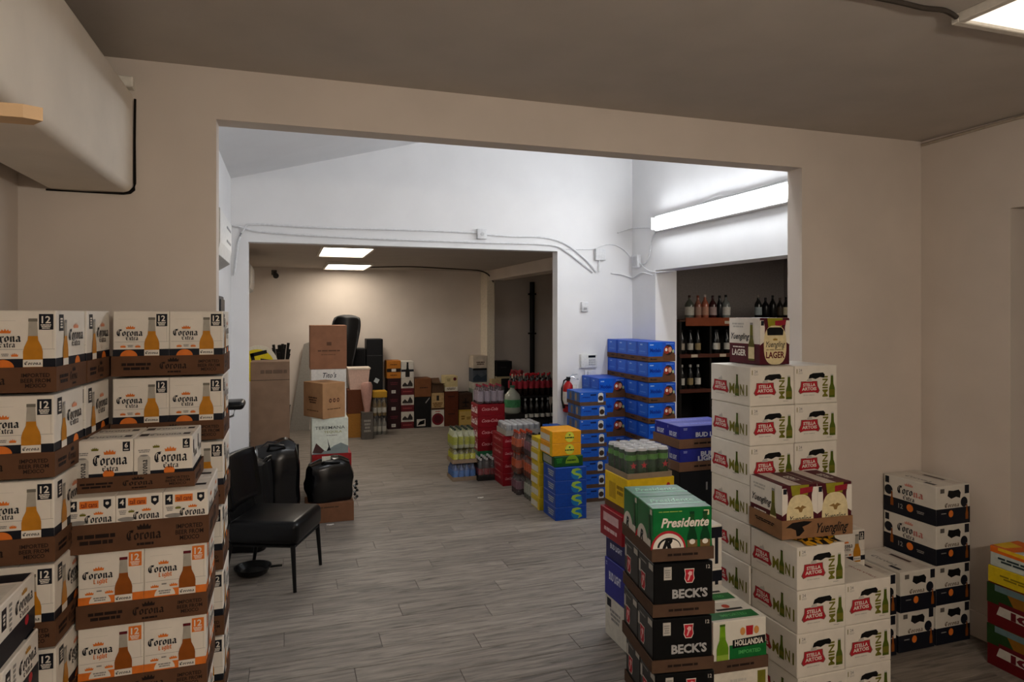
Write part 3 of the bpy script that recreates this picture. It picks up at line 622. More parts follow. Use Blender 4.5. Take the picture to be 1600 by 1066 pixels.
# --- green, black and white imports in front of the doorway, right of the floor aisle
IW, ID, IH = .250, .176, .205
def presid():
    out = []; G = M('#0f6a34', .3, .12, 25); DG = M('#0a3a1e', .3)
    a = Art('front', IW, ID, IH); a.text('Presidente', .55, .72, .17, WHITE, 7, .03, shear=.25, width=.80); a.rect(.86, .84, .95, .94, CREAM, 1); a.text('12', .905, .89, .06, BROWNINK, 2, .02)
    a.lines(.3, .93, .4, .02, 1, M('#a9c25a'), 1)
    a.ell(.26, .2, .36, .36, RED, 1, 22, 0, PI); a.ell(.26, .2, .32, .31, WHITE, 2, 22, 0, PI); a.ell(.27, .24, .24, .19, BLACK, 3, 22, 0, PI); a.ell(.28, .24, .21, .16, WHITE, 4, 22, 0, PI); a.text('R', .27, .31, .2, BLACK, 5, .07, shear=.4)
    for x in (.66, .88): a.bottle(x, .1, .92, .17, DG, M('#1c4a22', .3), DG, M('#6a5230'), 3, (.1, .32)); a.ell(x, .33, .06, .05, WHITE, 5)
    out.append(a)
    for fc in ('left', 'right'):
        a = Art(fc, IW, ID, IH); a.ell(.34, .2, .30, .34, WHITE, 1, 20, 0, PI); a.text('R', .34, .32, .2, BLACK, 2, .05, shear=.3)
        a.bottle(.8, .02, .84, .2, DG, M('#1c4a22', .3), DG, WHITE, 3, (.24, .42)); a.rect(.84, .86, .96, .96, WHITE, 1); out.append(a)
    a = Art('top', IW, ID, IH); a.text('Presidente', .5, .62, .28, M('#8fd0a5', .3), 1, .02, shear=.25, width=.75); a.rect(0, .30, 1, .40, M('#3f9a63', .25), 0); out.append(a)  # the lighter green strip paints a glossy highlight across the top
    return Kind('bottle_carton', IW, ID, IH, G, out)
def becks():
    out = []; K = M('#08090b', .35); KEY = [(-.5,.5),(.5,.5),(.42,.15),(.5,-.2),(.3,-.5),(-.3,-.5),(-.5,-.2),(-.42,.15)]
    def shield(a, cx, cy, w, h):
        a.poly([(cx+x*w*1.15, cy+y*h*1.12) for x, y in KEY], WHITE, 1); a.poly([(cx+x*w, cy+y*h) for x, y in KEY], M('#b3202f'), 2)
        a.poly([(cx+x*w, cy+y*h) for x, y in ((-.25,-.36),(-.08,-.36),(.12,.02),(.26,.06),(.3,.3),(.02,.38),(-.2,.2),(-.05,.05))], M('#e0b0ae'), 3)
    a = Art('front', IW, ID, IH); shield(a, .60, .74, .15, .25); a.text("BECK'S", .61, .40, .16, SILVER, 1, .04, width=.60); a.rect(.17, .68, .30, .93, LGREY); a.lines(.235, .8, .1, .18, 4, GREY, 1); a.text('12', .92, .9, .07, LGREY, 1, .02); a.rect(.62, .0, .9, .012, LGREY); out.append(a)
    for fc in ('left', 'right'):
        a = Art(fc, IW, ID, IH); shield(a, .34, .48, .26, .32); a.rect(.7, .84, .96, .96, LGREY); a.lines(.36, .88, .4, .05, 1, GREY); a.rect(.04, .6, .16, .84, LGREY); out.append(a)
    return Kind('bottle_carton', IW, ID, IH, K, out)
def plain_tray(w, d, h, m=CARDD): 
    a = Art('front', w, d, h); a.lines(.5, .5, .5, .3, 1, BROWNINK); return Kind('cardboard_tray', w, d, h, tray_mesh(w, d, h, m), [a])
KP, KB = presid(), becks(); KT3 = plain_tray(.262, .366, .050)
r9 = math.radians(-9); c9, s9 = math.cos(r9), math.sin(r9)
for i in range(5):
    kd, nm = (KP, 'green 12-pack carton with white script') if i == 4 else (KB, 'black 12-pack carton with red key shield')
    X, Y, z = 1.368+(.012 if i % 2 else 0)-(.008 if i == 3 else 0), 2.372, i*.221
    KT3.at(X, Y, z, -9, f'dark brown tray, {ORD[4-i]} from top of the green-topped import stack', 'cardboard tray', 'trays in the import stack')
    for j, rw in enumerate(('front', 'rear')):
        a0, b0 = .006, .006+j*.1775
        kd.at(X+a0*c9-b0*s9, Y+a0*s9+b0*c9, z+.0045, -9, f'{nm}, {rw} in tray, {ORD[4-i]} tier' if i < 4 else f'{nm}, {rw} one on the import stack', 'carton', 'import stack cartons')
def holl():
    w, d, h = .25, .176, .205; out = []; G = M('#10652c', .45); LG = M('#6e9a1e', .35)
    a = Art('front', w, d, h); a.rect(.3, 0, 1, .50, G)
    a.bottle(.17, .18, .95, .22, M('#3a5a14'), LG, M('#5f8a18', .35), M('#8aa83a'), 3, (.05, .2))
    a.poly([(.36,.43),(.98,.47),(.98,.64),(.36,.60)], BLACK, 1); a.text('HOLLANDIA', .67, .535, .11, WHITE, 2, .03, width=.54); a.text('IMPORTED', .68, .345, .07, M('#4fa35a'), 2, .03, width=.42)
    a.poly([(.62,.67),(.74,.67),(.75,.86),(.61,.86)], RED, 1); a.ell(.55, .76, .06, .08, M('#c98a4a'), 1); a.ell(.81, .76, .06, .08, M('#c98a4a'), 1); out.append(a)
    a = Art('left', w, d, h); a.rect(0, 0, 1, .36, G); a.text('HOLLANDIA', .5, .45, .1, BLACK, 1, .03, width=.7); out.append(a)
    a = Art('top', w, d, h); a.rect(.0, .10, .92, .46, G); a.text('IMPORTED', .5, .28, .12, M('#4fa35a'), 1, .02, width=.5); a.rect(.3, .52, .8, .62, BLACK); a.ell(.55, .74, .1, .1, M('#b3462f'), 0); out.append(a)
    return Kind('bottle_carton', w, d, h, M('#d5d0c4', .5, .04, 20), out)
KH = holl()
def white_case(w, d, h):
    a = Art('front', w, d, h); a.rect(.8, .55, .95, .95, OLIVE); a.lines(.45, .75, .3, .2, 2, LGREY); return Kind('carton', w, d, h, M('#cfc8ba', .6), [a])
KWC = white_case(.258, .36, .19)
for i in range(2): KWC.at(1.665, 2.39, i*.191, -4, f'plain white carton, {ORD[1-i]} of two under the white and green import', 'carton', 'white cartons under import')
KT3.at(1.66, 2.388, .382, -4, 'brown tray under the white and green import cartons', 'cardboard tray')
for j, rw in enumerate(('front', 'rear')): KH.at(1.666+(.006+j*.1775)*.07, 2.3935+j*.1775, .3865, -4, f'{rw} white and green import carton with green bottle', 'carton', 'white and green cartons')
KB2 = Kind('carton', .27, .25, .21, WHITE, [(lambda a: (a.rect(0, .70, 1, .95, NAVY), a.rect(.55, .1, .60, .7, NAVY), a.rect(.85, .1, .92, .7, NAVY), a.lines(.3, .4, .3, .3, 3, GREY), a)[-1])(Art('front', .27, .25, .21))])
for i in range(4): KB2.at(1.74, 2.815, i*.2105, 0, f'white carton with black stripes, {ORD[3-i]} behind the import stack', 'carton', 'striped cartons behind imports')

# ================================================================ more stock
def simple(name, w, d, h, body, fn=None, faces=('front', 'left'), bev=.003):
    arts = []
    for fc in faces:
        if fn is None: break
        a = Art(fc, w, d, h); fn(a, fc)
        if a.mb.f: arts.append(a)
    return Kind(name, w, d, h, body, arts, bev)
# --- large bottle cases in the corner right of the red-badge stack
def case24(a, fc):
    if fc == 'top':
        a.rect(.05, .1, .95, .3, M('#4a3a34'), 0) if 0 else None
        a.rect(.62, .06, .9, .94, M('#c8bfb4')); a.bl('Corona', .3, .5, .12, GREY, 1, width=.5, rot=-PI/2); a.rect(.1, .1, .2, .3, NAVY); a.rect(.7, .3, .8, .7, M('#4a3a34'), 1); return
    a.rect(0, 0, 1, .42, NAVY)
    if fc == 'left':
        a.rect(.03, .78, .11, .96, NAVY); a.ell(.1, .60, .13, .13, NAVY, 1); a.crown(.5, .86, .15, .09, M('#c9897a'))
        a.bl('Coro', .43, .68, .19, NAVY, 2, width=.30); a.bl('na', .68, .67, .17, M('#c0736a'), 2, width=.19); a.bl('Extra', .5, .5, .11, NAVY, 2, width=.22)
        a.ell(.52, .26, .1, .1, ORANGE, 1); a.lines(.72, .22, .14, .08, 2, GREY, 1); a.text('12', .34, .24, .12, GREY, 1, .02); a.bottle(.17, .2, .6, .06, GREY, AMBERD, AMBERD, None, 3)
    else:
        a.rect(.12, .82, .24, .93, M('#5a5550')); a.rect(.84, .76, .97, .98, NAVY)
        a.poly([(.33,.74),(.36,.88),(.5,.86),(.66,.88),(.72,.80),(.70,.66),(.58,.70),(.44,.66)], BLACK, 1); a.ell(.82, .55, .12, .13, NAVY, 1)
        a.bl('Corona', .46, .50, .10, M('#6b5a48'), 2, width=.42); a.ell(.43, .28, .08, .09, ORANGE, 1); a.lines(.22, .3, .15, .04, 1, GREY, 1); a.bottle(.9, .1, .5, .08, GREY, AMBERD, AMBERD, None, 2)
KN = simple('bottle_case', .258, .352, .222, M('#d2ccc1', .5, .04, 20), case24, ('front', 'left', 'top'))
for i in range(4): KN.at(3.462, 2.868, i*.2235, 0, f'white and black bottle case, {ORD[3-i]} in the room corner stack', 'carton', 'bottle cases in the room corner')
for i in range(2): KN.at(3.190, 2.868-.01*i, i*.2235, 0, f'white and black bottle case, {ORD[1-i]} of pair left of corner stack', 'carton', 'bottle cases in the room corner')
for i in range(2): KN.at(2.905, 2.86, i*.2235, 0, f'white and black bottle case, {ORD[1-i]}, behind red-badge cartons', 'carton', 'bottle cases in the room corner')
K12.at(2.83, 2.93, .4475, 0, 'white 12-bottle carton standing alone behind the red-badge stack', 'carton')
# --- bright cases at the right edge
def ice(a, fc):
    a.rect(0, .52, 1, 1, M('#7d5416')); a.poly([(0,.52),(.35,.52),(.2,1),(0,1)], M('#1f3a18'), 1); a.poly([(.7,.5),(1,.5),(1,1),(.8,1)], M('#8a2a10'), 1); a.rect(.1, .84, .6, .99, M('#5d7478'), 2)
    a.poly([(.12,.28),(.88,.24),(.92,.46),(.16,.50)], LGREY, 2); a.text('ICE', .52, .37, .17, DRED, 3, .05, width=.45); a.rect(.15, .52, .9, .60, DRED, 3)
def citrus(a, fc):
    a.poly([(0,.7),(1,.62),(1,1),(0,1)], M('#d9691c')); a.poly([(.1,.85),(.6,.8),(.7,1),(.1,1)], M('#e0b628'), 1); a.lines(.4, .4, .6, .3, 2, M('#27363a'), 1)
k = simple('can_case', .215, .43, .218, M('#5c0f14', .45), ice, ('left', 'front'))
for i, s in enumerate(('lower', 'upper')): k.at(3.555, 2.215, i*.219, 0, f'{s} dark red ICE can case at the right edge doorway', 'carton', 'red cases by right doorway')
simple('can_case', .21, .44, .088, M('#c9b01a', .45), lambda a, f: a.lines(.5, .5, .7, .3, 2, M('#7d6d10'))).at(3.56, 2.205, .4385, 0, 'flat yellow can case on the red cases at right edge', 'carton')
simple('can_case', .205, .42, .105, M('#b9c2bd', .45), citrus, ('left', 'front', 'top')).at(3.565, 2.215, .527, 0, 'white and orange citrus case topping the right edge stack', 'carton')

# --- cans and bottles
def can_mesh(body, r=.033, h=.122, name='can'):
    b = MB(); b.lathe([(r*.82,0),(r,.008),(r,h-.016)], body, 10); b.lathe([(r,h-.016),(r*.82,h-.002),(r*.78,h-.002),(r*.76,h-.006),(.002,h-.006)], SILVER, 10); return b.mesh(name)
def can_pack(nx, ny, mesh, r, h, label, loc, tray_m=None, film=True, group=None, star=None, th=.03):
    t = thing('can_pack', label, 'can pack', loc, 0, group); W, D = nx*2*r, ny*2*r
    z = 0
    if tray_m: o = link('tray', tray_mesh(W+.012, D+.012, th, tray_m), t); o.location = (W/2+.006, D/2+.006, 0); z = .0045
    for i in range(nx):
        for j in range(ny):
            c = link('can', mesh, t); c.location = (.006+r+i*2*r, .006+r+j*2*r, z); c.rotation_euler.z = random.random()*6
    if star:
        for i in star:
            pts = [(math.sin(k*PI/5)*(.021 if k % 2 == 0 else .0085), math.cos(k*PI/5)*(.021 if k % 2 == 0 else .0085)) for k in range(10)]
            MB().prism(pts, 'y', -.0006, 0, M('#b3202c', .4)).obj('red_star', t).location = (.006+r+i*2*r, .0052, z+h*.42)
    if film: MB().bbox(.003, .003, z+.001, W+.009, D+.009, z+h+.003, FILM, .012, 2).obj('shrink_wrap', t)
    return t
def bottle_mesh(glass, cap, label_m, r=.034, h=.24, lab=(.05, .12), neck=.012, sh=.58):
    b = MB(); b.lathe([(r*.9,0),(r,.006),(r,h*sh),(r*.8,h*(sh+.08)),(neck*1.2,h*(sh+.2)),(neck,h*.90)], glass, 12)
    b.lathe([(neck*1.15,h*.90),(neck*1.15,h)], cap, 10)
    if label_m: b.lathe([(r*1.012,lab[0]),(r*1.012,lab[1])], label_m, 12)
    return b.mesh('bottle')
def bottle_pack(nx, ny, mesh, r, h, label, loc, tray_m=None, film=True, group=None, tint=None):
    t = thing('bottle_pack', label, 'bottle pack', loc, 0, group); z = 0; W, D = nx*2*r, ny*2*r
    if tray_m: o = link('tray', tray_mesh(W+.012, D+.012, .045, tray_m), t); o.location = (W/2+.006, D/2+.006, 0); z = .0045
    for i in range(nx):
        for j in range(ny): c = link('bottle', mesh, t); c.location = (.006+r+i*2*r, .006+r+j*2*r, z)
    if film: MB().bbox(.003, .003, z+.001, W+.009, D+.009, z+h*.93, FILM, .014, 2).obj('shrink_wrap', t)
    return t
# column behind the import stack
KWT = simple('carton', .272, .262, .235, M('#cfcabd', .5), lambda a, f: (a.lines(.5, .6, .5, .3, 3, GREY), a.rect(.1, .75, .3, .95, NAVY)))
KWT.at(1.765, 3.335, 0, 0, 'white carton at the floor under the blue case behind imports', 'carton')
def bud(a, fc):
    if fc == 'top': a.text('BUD LIGHT', .5, .5, .16, M('#6a74c0', .4), 1, .02, width=.6); a.rect(.08, .3, .92, .7, M('#27309a', .4)); return
    a.text('BUD LIGHT', .56 if fc == 'front' else .5, .58, .2, M('#c9cde0', .4), 1, .04, width=.56); a.lines(.10, .86, .07, .12, 2, M('#8b93c9'), 1)
BLUE = M('#1c2386', .4)
simple('can_case', .272, .262, .215, BLUE, bud).at(1.762, 3.335, .236, 0, 'tall dark blue case under the thin blue case behind imports', 'carton')
simple('can_case', .272, .262, .135, M('#181c58', .4), bud).at(1.77, 3.335, .452, 0, 'thin dark blue case under the red case behind imports', 'carton')
simple('can_case', .29, .27, .165, M('#8e1826', .4), lambda a, f: (a.poly([(.15,.55),(.85,.55),(.85,.85),(.15,.85)], M('#c9a5a5')), a.lines(.5, .3, .6, .2, 1, M('#d5b5b5')))).at(1.735, 3.33, .588, 0, 'red case with white panel under the yellow case', 'carton')
def yel(a, fc):
    if fc == 'front': a.rect(.12, .55, .62, .68, BLACK); a.text('A', .87, .66, .34, RED, 1, .04); a.text('RA', .88, .3, .2, BLACK, 1, .03)
    else: a.rect(.2, .3, .5, .75, M('#b08d14')); a.rect(0, 0, 1, .18, CARD, 1); a.lines(.7, .6, .3, .3, 2, M('#8a6d10'))
simple('can_case', .295, .275, .202, M('#d9b418', .45), yel).at(1.765, 3.325, .754, 0, 'bright yellow case under the green tall cans', 'carton')
HC = MB(); HC.lathe([(.027,0),(.033,.008),(.033,.145)], M('#123a1a', .25, .2, 60), 12); HC.lathe([(.0333,.095),(.0333,.125)], M('#3f7a24', .3), 12); HC.lathe([(.033,.145),(.027,.16),(.026,.16),(.025,.155),(.002,.155)], SILVER, 12)
HC = HC.mesh('can')
can_pack(4, 4, HC, .0333, .160, 'shrink-wrapped tray of tall green cans with red stars', (1.768, 3.328, .957), M('#8d7b64', .7), True, None, (0, 1, 3))
# dark blue light-beer cases further back
KD = simple('bottle_case', .40, .295, .232, M('#0c0d12', .4), lambda a, f: (a.lines(.75, .55, .2, .12, 1, M('#8a8a86')), a.rect(.45, .5, .48, .7, M('#9a9a98')), a.rect(.60, .48, .63, .72, M('#9a9a98'))))
for i in range(4): KD.at(2.185, 3.47, i*.2345, 0, f'black bottle case, {ORD[3-i]} under the dark blue cases', 'carton', 'black cases under dark blue')
KTB = plain_tray(.40, .30, .055, M('#6d4f3c', .8)); KBL = simple('can_carton', .388, .142, .126, BLUE, bud, ('front', 'left', 'top'))
def bud2(a, fc):
    if fc == 'top': return bud(a, fc)
    if fc == 'left': return bud(a, fc)
    a.text('BUD', .50, .74, .2, M('#c9cde0', .4), 1, .05, width=.26); a.text('LIGHT', .50, .52, .2, M('#c9cde0', .4), 1, .05, width=.36); a.lines(.10, .86, .07, .12, 2, M('#8b93c9'), 1)
KBL2 = simple('can_carton', .388, .142, .126, BLUE, bud2, ('front', 'left', 'top'))
for i, s in enumerate(('lower', 'upper')):
    z = .9385+i*.135; KTB.at(2.18, 3.465, z, 0, f'{s} cardboard tray of dark blue cartons', 'cardboard tray', 'trays of dark blue cartons')
    for j, rw in enumerate(('front', 'rear')): (KBL2 if i == 0 else KBL).at(2.186, 3.4705+j*.1435, z+.0045, 0, f'{rw} dark blue can carton in the {s} tray', 'carton', 'dark blue can cartons')

# --- bright blue cartons against the white wall
BB = M('#1a4cb4', .4, .08, 20); BBD = M('#0f2f8a', .4)
def blueart(a, fc):
    a.rect(0, 0, 1, .26, CARD)
    if fc == 'front':
        a.rect(.0, .26, .52, 1, M('#1158c4', .4)); a.text('Modelo', .27, .58, .18, BBD, 1, .05, width=.42); a.lines(.13, .85, .14, .08, 1, M('#a9c4ea'), 1); a.lines(.8, .9, .3, .05, 1, M('#7fa3dd'), 1)
        a.poly([(.52,.26),(.56,.5),(.72,.62),(.95,.5),(1,.3),(1,0),(.56,0)], M('#5a3a26'), 1); a.ell(.74, .58, .25, .27, M('#2c1a12'), 2); a.ell(.68, .58, .17, .2, M('#8e2f1c'), 3); a.ell(.66, .6, .07, .08, M('#e6dccb'), 4); a.ell(.80, .6, .10, .14, M('#c98f73'), 4); a.ell(.92, .52, .06, .08, M('#9fb08a'), 4); a.text('Modelo', .2, .13, .11, BROWNINK, 1, .03, width=.24)
    else: a.poly([(.1,.35),(.9,.35),(.9,.95),(.1,.95),(.2,.6)], M('#2a63c8', .4)); a.lines(.5, .5, .5, .08, 1, M('#5f8ad8'), 1); a.lines(.4, .85, .2, .1, 1, M('#9dbbe8'), 1); a.lines(.6, .14, .35, .1, 1, BROWNINK, 1)
KBB = simple('blue_carton', .298, .212, .2, BB, blueart); KB4 = simple('blue_carton', .30, .222, .192, BB, blueart)
for i in range(8):
    for j in range(4):
        if j > 0 and i < 3: continue
        KB4.at(3.325+random.uniform(-.004, .004), 5.83+j*.2235, i*.2, 0, f'bright blue carton, {ORD[7-i]} tier, {("front", "second", "third", "rear")[j]} row, tall corner stack', 'carton', 'bright blue cartons, tall corner stack') if i >= 3 else KB4.at(3.325, 5.83, i*.2, 0, f'bright blue carton, {ORD[7-i]} tier, front row, tall corner stack', 'carton', 'bright blue cartons, tall corner stack')
for i in range(3):
    for j in range(1, 4): KB4.at(3.325, 5.83+j*.2235, i*.2, 0, f'bright blue carton, {ORD[7-i]} tier, {("front", "second", "third", "rear")[j]} row, tall corner stack', 'carton', 'bright blue cartons, tall corner stack')
for i in range(6):
    for j in range(2): KBB.at(3.022, 6.30+j*.2135, i*.2005, 0, f'bright blue carton, {ORD[5-i]} tier, {("front", "rear")[j]} row, middle blue stack', 'carton', 'bright blue cartons, middle blue stack')
def slim(a, fc):
    a.rect(0, 0, 1, .28, CARDD)
    if fc == 'front': a.rect(0, .28, 1, .98, M('#1a54b4', .4)); a.lines(.25, .62, .3, .12, 1, M('#0d2f86'), 1); a.rect(.40, .72, .62, .84, M('#0b1c50'), 1); a.poly([(.70,.22),(.90,.22),(.90,.82),(.85,.92),(.75,.92),(.70,.82)], M('#d2d2cc'), 1); a.ell(.80, .52, .2, .2, M('#3a2a20'), 2); a.lines(.08, .88, .06, .08, 1, WHITE, 1)
    else: a.rect(.08, .3, .92, .95, M('#3a5a8a')); a.ell(.3, .6, .2, .3, M('#6a5a4a'), 1); a.ell(.7, .6, .2, .3, M('#8a7a68'), 1); a.rect(.48, 0, .52, 1, M('#14255c'), 2)
KSL = simple('slim_blue_case', .282, .33, .134, M('#1f52a8', .4), slim, ('front', 'left'))
for i in range(8): KSL.at(2.738+.008*math.sin(i*2.3), 6.13+.006*math.sin(i), i*.1365, 0, f'slim blue can case, {ORD[7-i]} in the eight-high stack', 'carton', 'slim blue cases')
KSM = simple('slim_blue_case', .17, .30, .14, M('#1f52a8', .4), slim, ('front', 'left'))
for i in range(5): KSM.at(2.545, 6.38, i*.1405, 0, f'narrow blue can case, {ORD[4-i]} of five beside the wide doorway jamb', 'carton', 'narrow blue cases')

# --- yellow, green and blue cases at the end of the soda row
def swirl(a, fc):
    if fc == 'front':
        a.ell(.68, .48, .46, .46, M('#1a6aa0', .4)); a.poly([(.55,.85),(.72,.9),(.84,.78),(.66,.7),(.62,.58),(.80,.44),(.86,.2),(.72,.06),(.76,.28),(.58,.44),(.50,.62)], M('#8fae3a'), 1); a.rect(.34, .02, .36, .98, M('#123f9a'), 0)
    else: a.rect(.1, .1, .35, .9, M('#123f8a')); a.lines(.65, .5, .5, .5, 3, M('#9aa0a0'))
def lime_ell(a, fc):
    if fc == 'front': a.ell(.60, .5, .4, .42, M('#b7c23a')); a.ell(.60, .5, .33, .33, M('#c9c040'), 1); a.lines(.6, .45, .32, .16, 1, M('#1d4a20'), 2); a.crown(.6, .7, .06, .16, M('#1d5a24'), 2)
    else: a.rect(0, .1, .8, .62, M('#b9b4a6')); a.rect(.82, 0, 1, 1, M('#c9a81c'), 0)
def green_c(a, fc):
    if fc == 'front': a.ell(.62, .3, .7, .8, M('#6f8f1c'), 0, 18, 0, PI); a.lines(.6, .6, .3, .2, 1, M('#143a18'), 1); a.lines(.18, .6, .22, .5, 3, M('#2f7a2a'), 1)
    else: a.rect(.1, .15, .8, .85, M('#8a8a80'))
KFB = simple('blue_case', .306, .30, .118, M('#143d90', .4), swirl)
for i in range(4): KFB.at(2.283, 5.66, i*.119, 0, f'blue can case with green swirl, {ORD[3-i]} of four at the soda row end', 'carton', 'swirl cases')
KFY = simple('yellow_case', .285, .30, .112, M('#cf8d14', .45), lime_ell); KFG = simple('green_case', .285, .30, .095, M('#14451c', .4), green_c)
KFG.at(2.283, 5.69, .4765, 0, 'dark green case on top of the blue swirl cases', 'carton')
for i, s in enumerate(('lower', 'upper')): KFY.at(2.272, 5.71, .572+i*.113, 0, f'{s} yellow-orange case on the dark green case', 'carton', 'yellow-orange cases')
KYS = simple('yellow_case', .27, .23, .112, M('#b29a1c', .45), lime_ell)
for i in range(6): KYS.at(2.262+.006*(i % 2), 6.015, i*.113, 0, f'yellow edged case, {ORD[5-i]} behind the blue swirl cases', 'carton', 'yellow edged cases')
# wrapped soda packs going into the far room
ORB = bottle_mesh(M('#5a2010', .25), M('#a83c1c', .4), M('#a84a24', .4), .033, .215, (.06, .14)); PUB = bottle_mesh(M('#2a1218', .2), M('#1a1a1c', .4), M('#6d4652', .4), .033, .215, (.06, .14))
GRB = bottle_mesh(M('#4d5046', .25), M('#2a2c2a', .4), M('#9a9c8e', .4), .033, .215, (.05, .15))
for i, (m, lb) in enumerate(((GRB, 'grey-green bottle pack at the floor, front of soda row'), (ORB, 'orange soda bottle pack, middle, front of soda row'), (PUB, 'dark purple soda pack on top, front of soda row'))):
    bottle_pack(3, 4, m, .0335, .215, 'shrink-wrapped '+lb, (2.275, 6.26, i*.218), None, True)
for i, (m, lb) in enumerate(((PUB, 'purple soda bottle pack at the floor beside red cartons'), (ORB, 'orange soda bottle pack, middle, beside red cartons'), (ORB, 'orange soda bottle pack on top beside red cartons'))):
    bottle_pack(3, 3, m, .0335, .215, 'shrink-wrapped '+lb, (2.225, 6.58, i*.218), None, True)
def coke(a, fc):
    R = M('#e0d2d0', .5)
    if fc == 'left': a.text('Coca-Cola', .5, .5, .55, R, 1, .03, shear=.3, width=.9)
    else: a.text('Coca-Cola', .45, .6, .26, M('#c98a8a'), 1, .02, shear=.3, width=.6)
CR = M('#7e0f1a', .4)
KRB = simple('soda_carton', .135, .40, .135, CR, lambda a, f: a.text('Coca-Cola', .5, .6, .2, M('#c98a8a'), 1, .02, shear=.3, width=.6))
for i in range(4): KRB.at(2.205, 6.98, i*.136, 0, f'dark red soda carton, {ORD[3-i]} of four left of the silver cans', 'carton', 'dark red soda cartons')
KSB = simple('soda_carton', .30, .40, .135, M('#5c0c14', .4), coke)
for i in range(4): KSB.at(2.365, 6.96, i*.136, 0, f'wide dark red soda carton, {ORD[3-i]} under the silver can tray', 'carton', 'wide red soda cartons')
SC_ = can_mesh(M('#a9abad', .3, .1, 40, 0, .5), .033, .122)
can_pack(6, 5, SC_, .033, .122, 'tray of silver cans on the red soda cartons', (2.235, 6.965, .545), M('#8f8880', .6), True, None, None, .06)
# lime pack stack
LIMB = bottle_mesh(M('#9c9e7c', .25), M('#343e32', .4), M('#8e922e', .4), .034, .22, (.04, .13)); BLUB = bottle_mesh(M('#1c3f72', .25), M('#121f3c', .4), M('#2f609e', .4), .034, .19, (.04, .11)); YEB = bottle_mesh(M('#6a651a', .25), M('#14140f', .4), M('#a8a820', .4), .034, .165, (.04, .10))
bottle_pack(4, 4, BLUB, .0335, .19, 'shrink-wrapped blue bottle pack in a tray at the floor', (1.735, 7.35, 0), M('#7d6b58'), True)
bottle_pack(4, 4, YEB, .0335, .165, 'shrink-wrapped yellow-label bottle pack, middle of the lime stack', (1.735, 7.35, .196), M('#7d6b58'), True)
bottle_pack(4, 4, LIMB, .0335, .22, 'shrink-wrapped pale lime bottle pack on top, left end of sodas', (1.725, 7.33, .367), None, True)
DKB = bottle_mesh(M('#120a08', .2), M('#b9b9b6', .3), M('#6e1720', .4), .035, .24, (.06, .13))
bottle_pack(4, 4, DKB, .035, .24, 'shrink-wrapped pack of dark cola bottles with silver caps on floor', (2.01, 7.28, 0), M('#1c1a18'), True)
# red cola tower
KCT = simple('soda_carton', .33, .30, .135, CR, coke); 
for i in range(4): KCT.at(2.10, 7.62, .262+i*.136, 0, f'bright red soda carton, {ORD[3-i]} in tower behind lime pack', 'carton', 'red soda tower cartons')
simple('green_case', .33, .28, .13, M('#2c6a44', .4), lambda a, f: a.lines(.5, .5, .6, .4, 2, M('#7fae8c'))).at(2.10, 7.63, .131, 0, 'green carton under the red soda tower', 'carton')
simple('green_case', .33, .28, .13, M('#1c3a2a', .4), lambda a, f: a.lines(.5, .5, .6, .4, 2, M('#5f8e6c'))).at(2.10, 7.63, 0, 0, 'dark green carton at the floor under the red soda tower', 'carton')
PKB = bottle_mesh(M('#3a1a22', .25), M('#8a2a3a', .4), M('#8d7f8a', .4), .04, .22, (.03, .15))
bottle_pack(4, 3, PKB, .041, .22, 'shrink-wrapped bottle pack with grey labels on red soda tower', (2.10, 7.63, .807), None, True)
BKC = simple('bottle_case', .17, .28, .27, M('#0d1210', .3), lambda a, f: (a.lines(.6, .7, .3, .1, 1, M('#5a6a60')), a.lines(.5, .3, .4, .08, 1, M('#3c4a42'))))
for i, s in enumerate(('lower', 'upper')): BKC.at(2.45, 7.62, i*.271, 0, f'{s} black bottle case right of the red soda tower', 'carton', 'black cases by soda tower')
# big clear jug and the cola display
def jug(label, loc):
    t = thing('water_jug', label, 'water jug', loc); G = M('#8f9286', .15, .05)
    MB().lathe([(.09,0),(.105,.02),(.105,.20),(.095,.24),(.05,.29),(.03,.31),(.03,.335)], G, 18).obj('body', t)
    MB().lathe([(.106,.08),(.106,.18)], M('#3c7a4e', .5, .3, 30), 18).obj('label_band', t); MB().lathe([(.034,.33),(.034,.355)], M('#2c5a44', .5), 12).obj('cap', t)
KSTD = simple('carton', .26, .28, .29, M('#14110f', .6), lambda a, f: a.lines(.5, .6, .6, .2, 2, M('#3a332e')))
for i, s in enumerate(('lower', 'upper')): KSTD.at(2.63, 8.2, i*.2905, 0, f'{s} black carton under the clear water jug', 'carton', 'cartons under the jug')
jug('clear water jug with green label in front of cola display', (2.76, 8.33, .5815))
cloth = MB(); v = []; n = 9
for i in range(n):
    for j in range(5): v.append((.16*i/(n-1), .09*j/4, .03*math.sin(i*1.1+j)+.035-.02*(i % 3)*.5))
cloth.add(v, [(i*5+j, (i+1)*5+j, (i+1)*5+j+1, i*5+j+1) for i in range(n-1) for j in range(4)], M('#7c2a2e', .7), True); o = cloth.obj('red_cloth'); o.location = (2.87, 8.66, 1.052)
o.modifiers.new('t', 'SOLIDIFY').thickness = .004; tag(o, 'crumpled red cloth lying on the cola display edge', 'cloth')
t = thing('cola_display', 'black wire display rack stocked with cola bottles', 'display rack', (2.86, 8.72, 0)); rk = M('#0a0a0b', .5); DW_ = .72
for z, nm in ((.02, 'shelf'), (.40, 'shelf'), (.72, 'shelf')): MB().bbox(0, 0, z, DW_, .42, z+.02, rk, .003).obj(nm, t)
for x in (0, DW_-.025):
    for yy in (0, .395): MB().bbox(x, yy, 0, x+.025, yy+.025, .95, rk, .003).obj('post', t)
MB().bbox(0, .40, .04, DW_, .418, .95, rk, .002).obj('back_panel', t); MB().bbox(0.026, -.004, .36, DW_-.026, -.0005, .40, M('#191919'), .001).obj('price_strip', t)
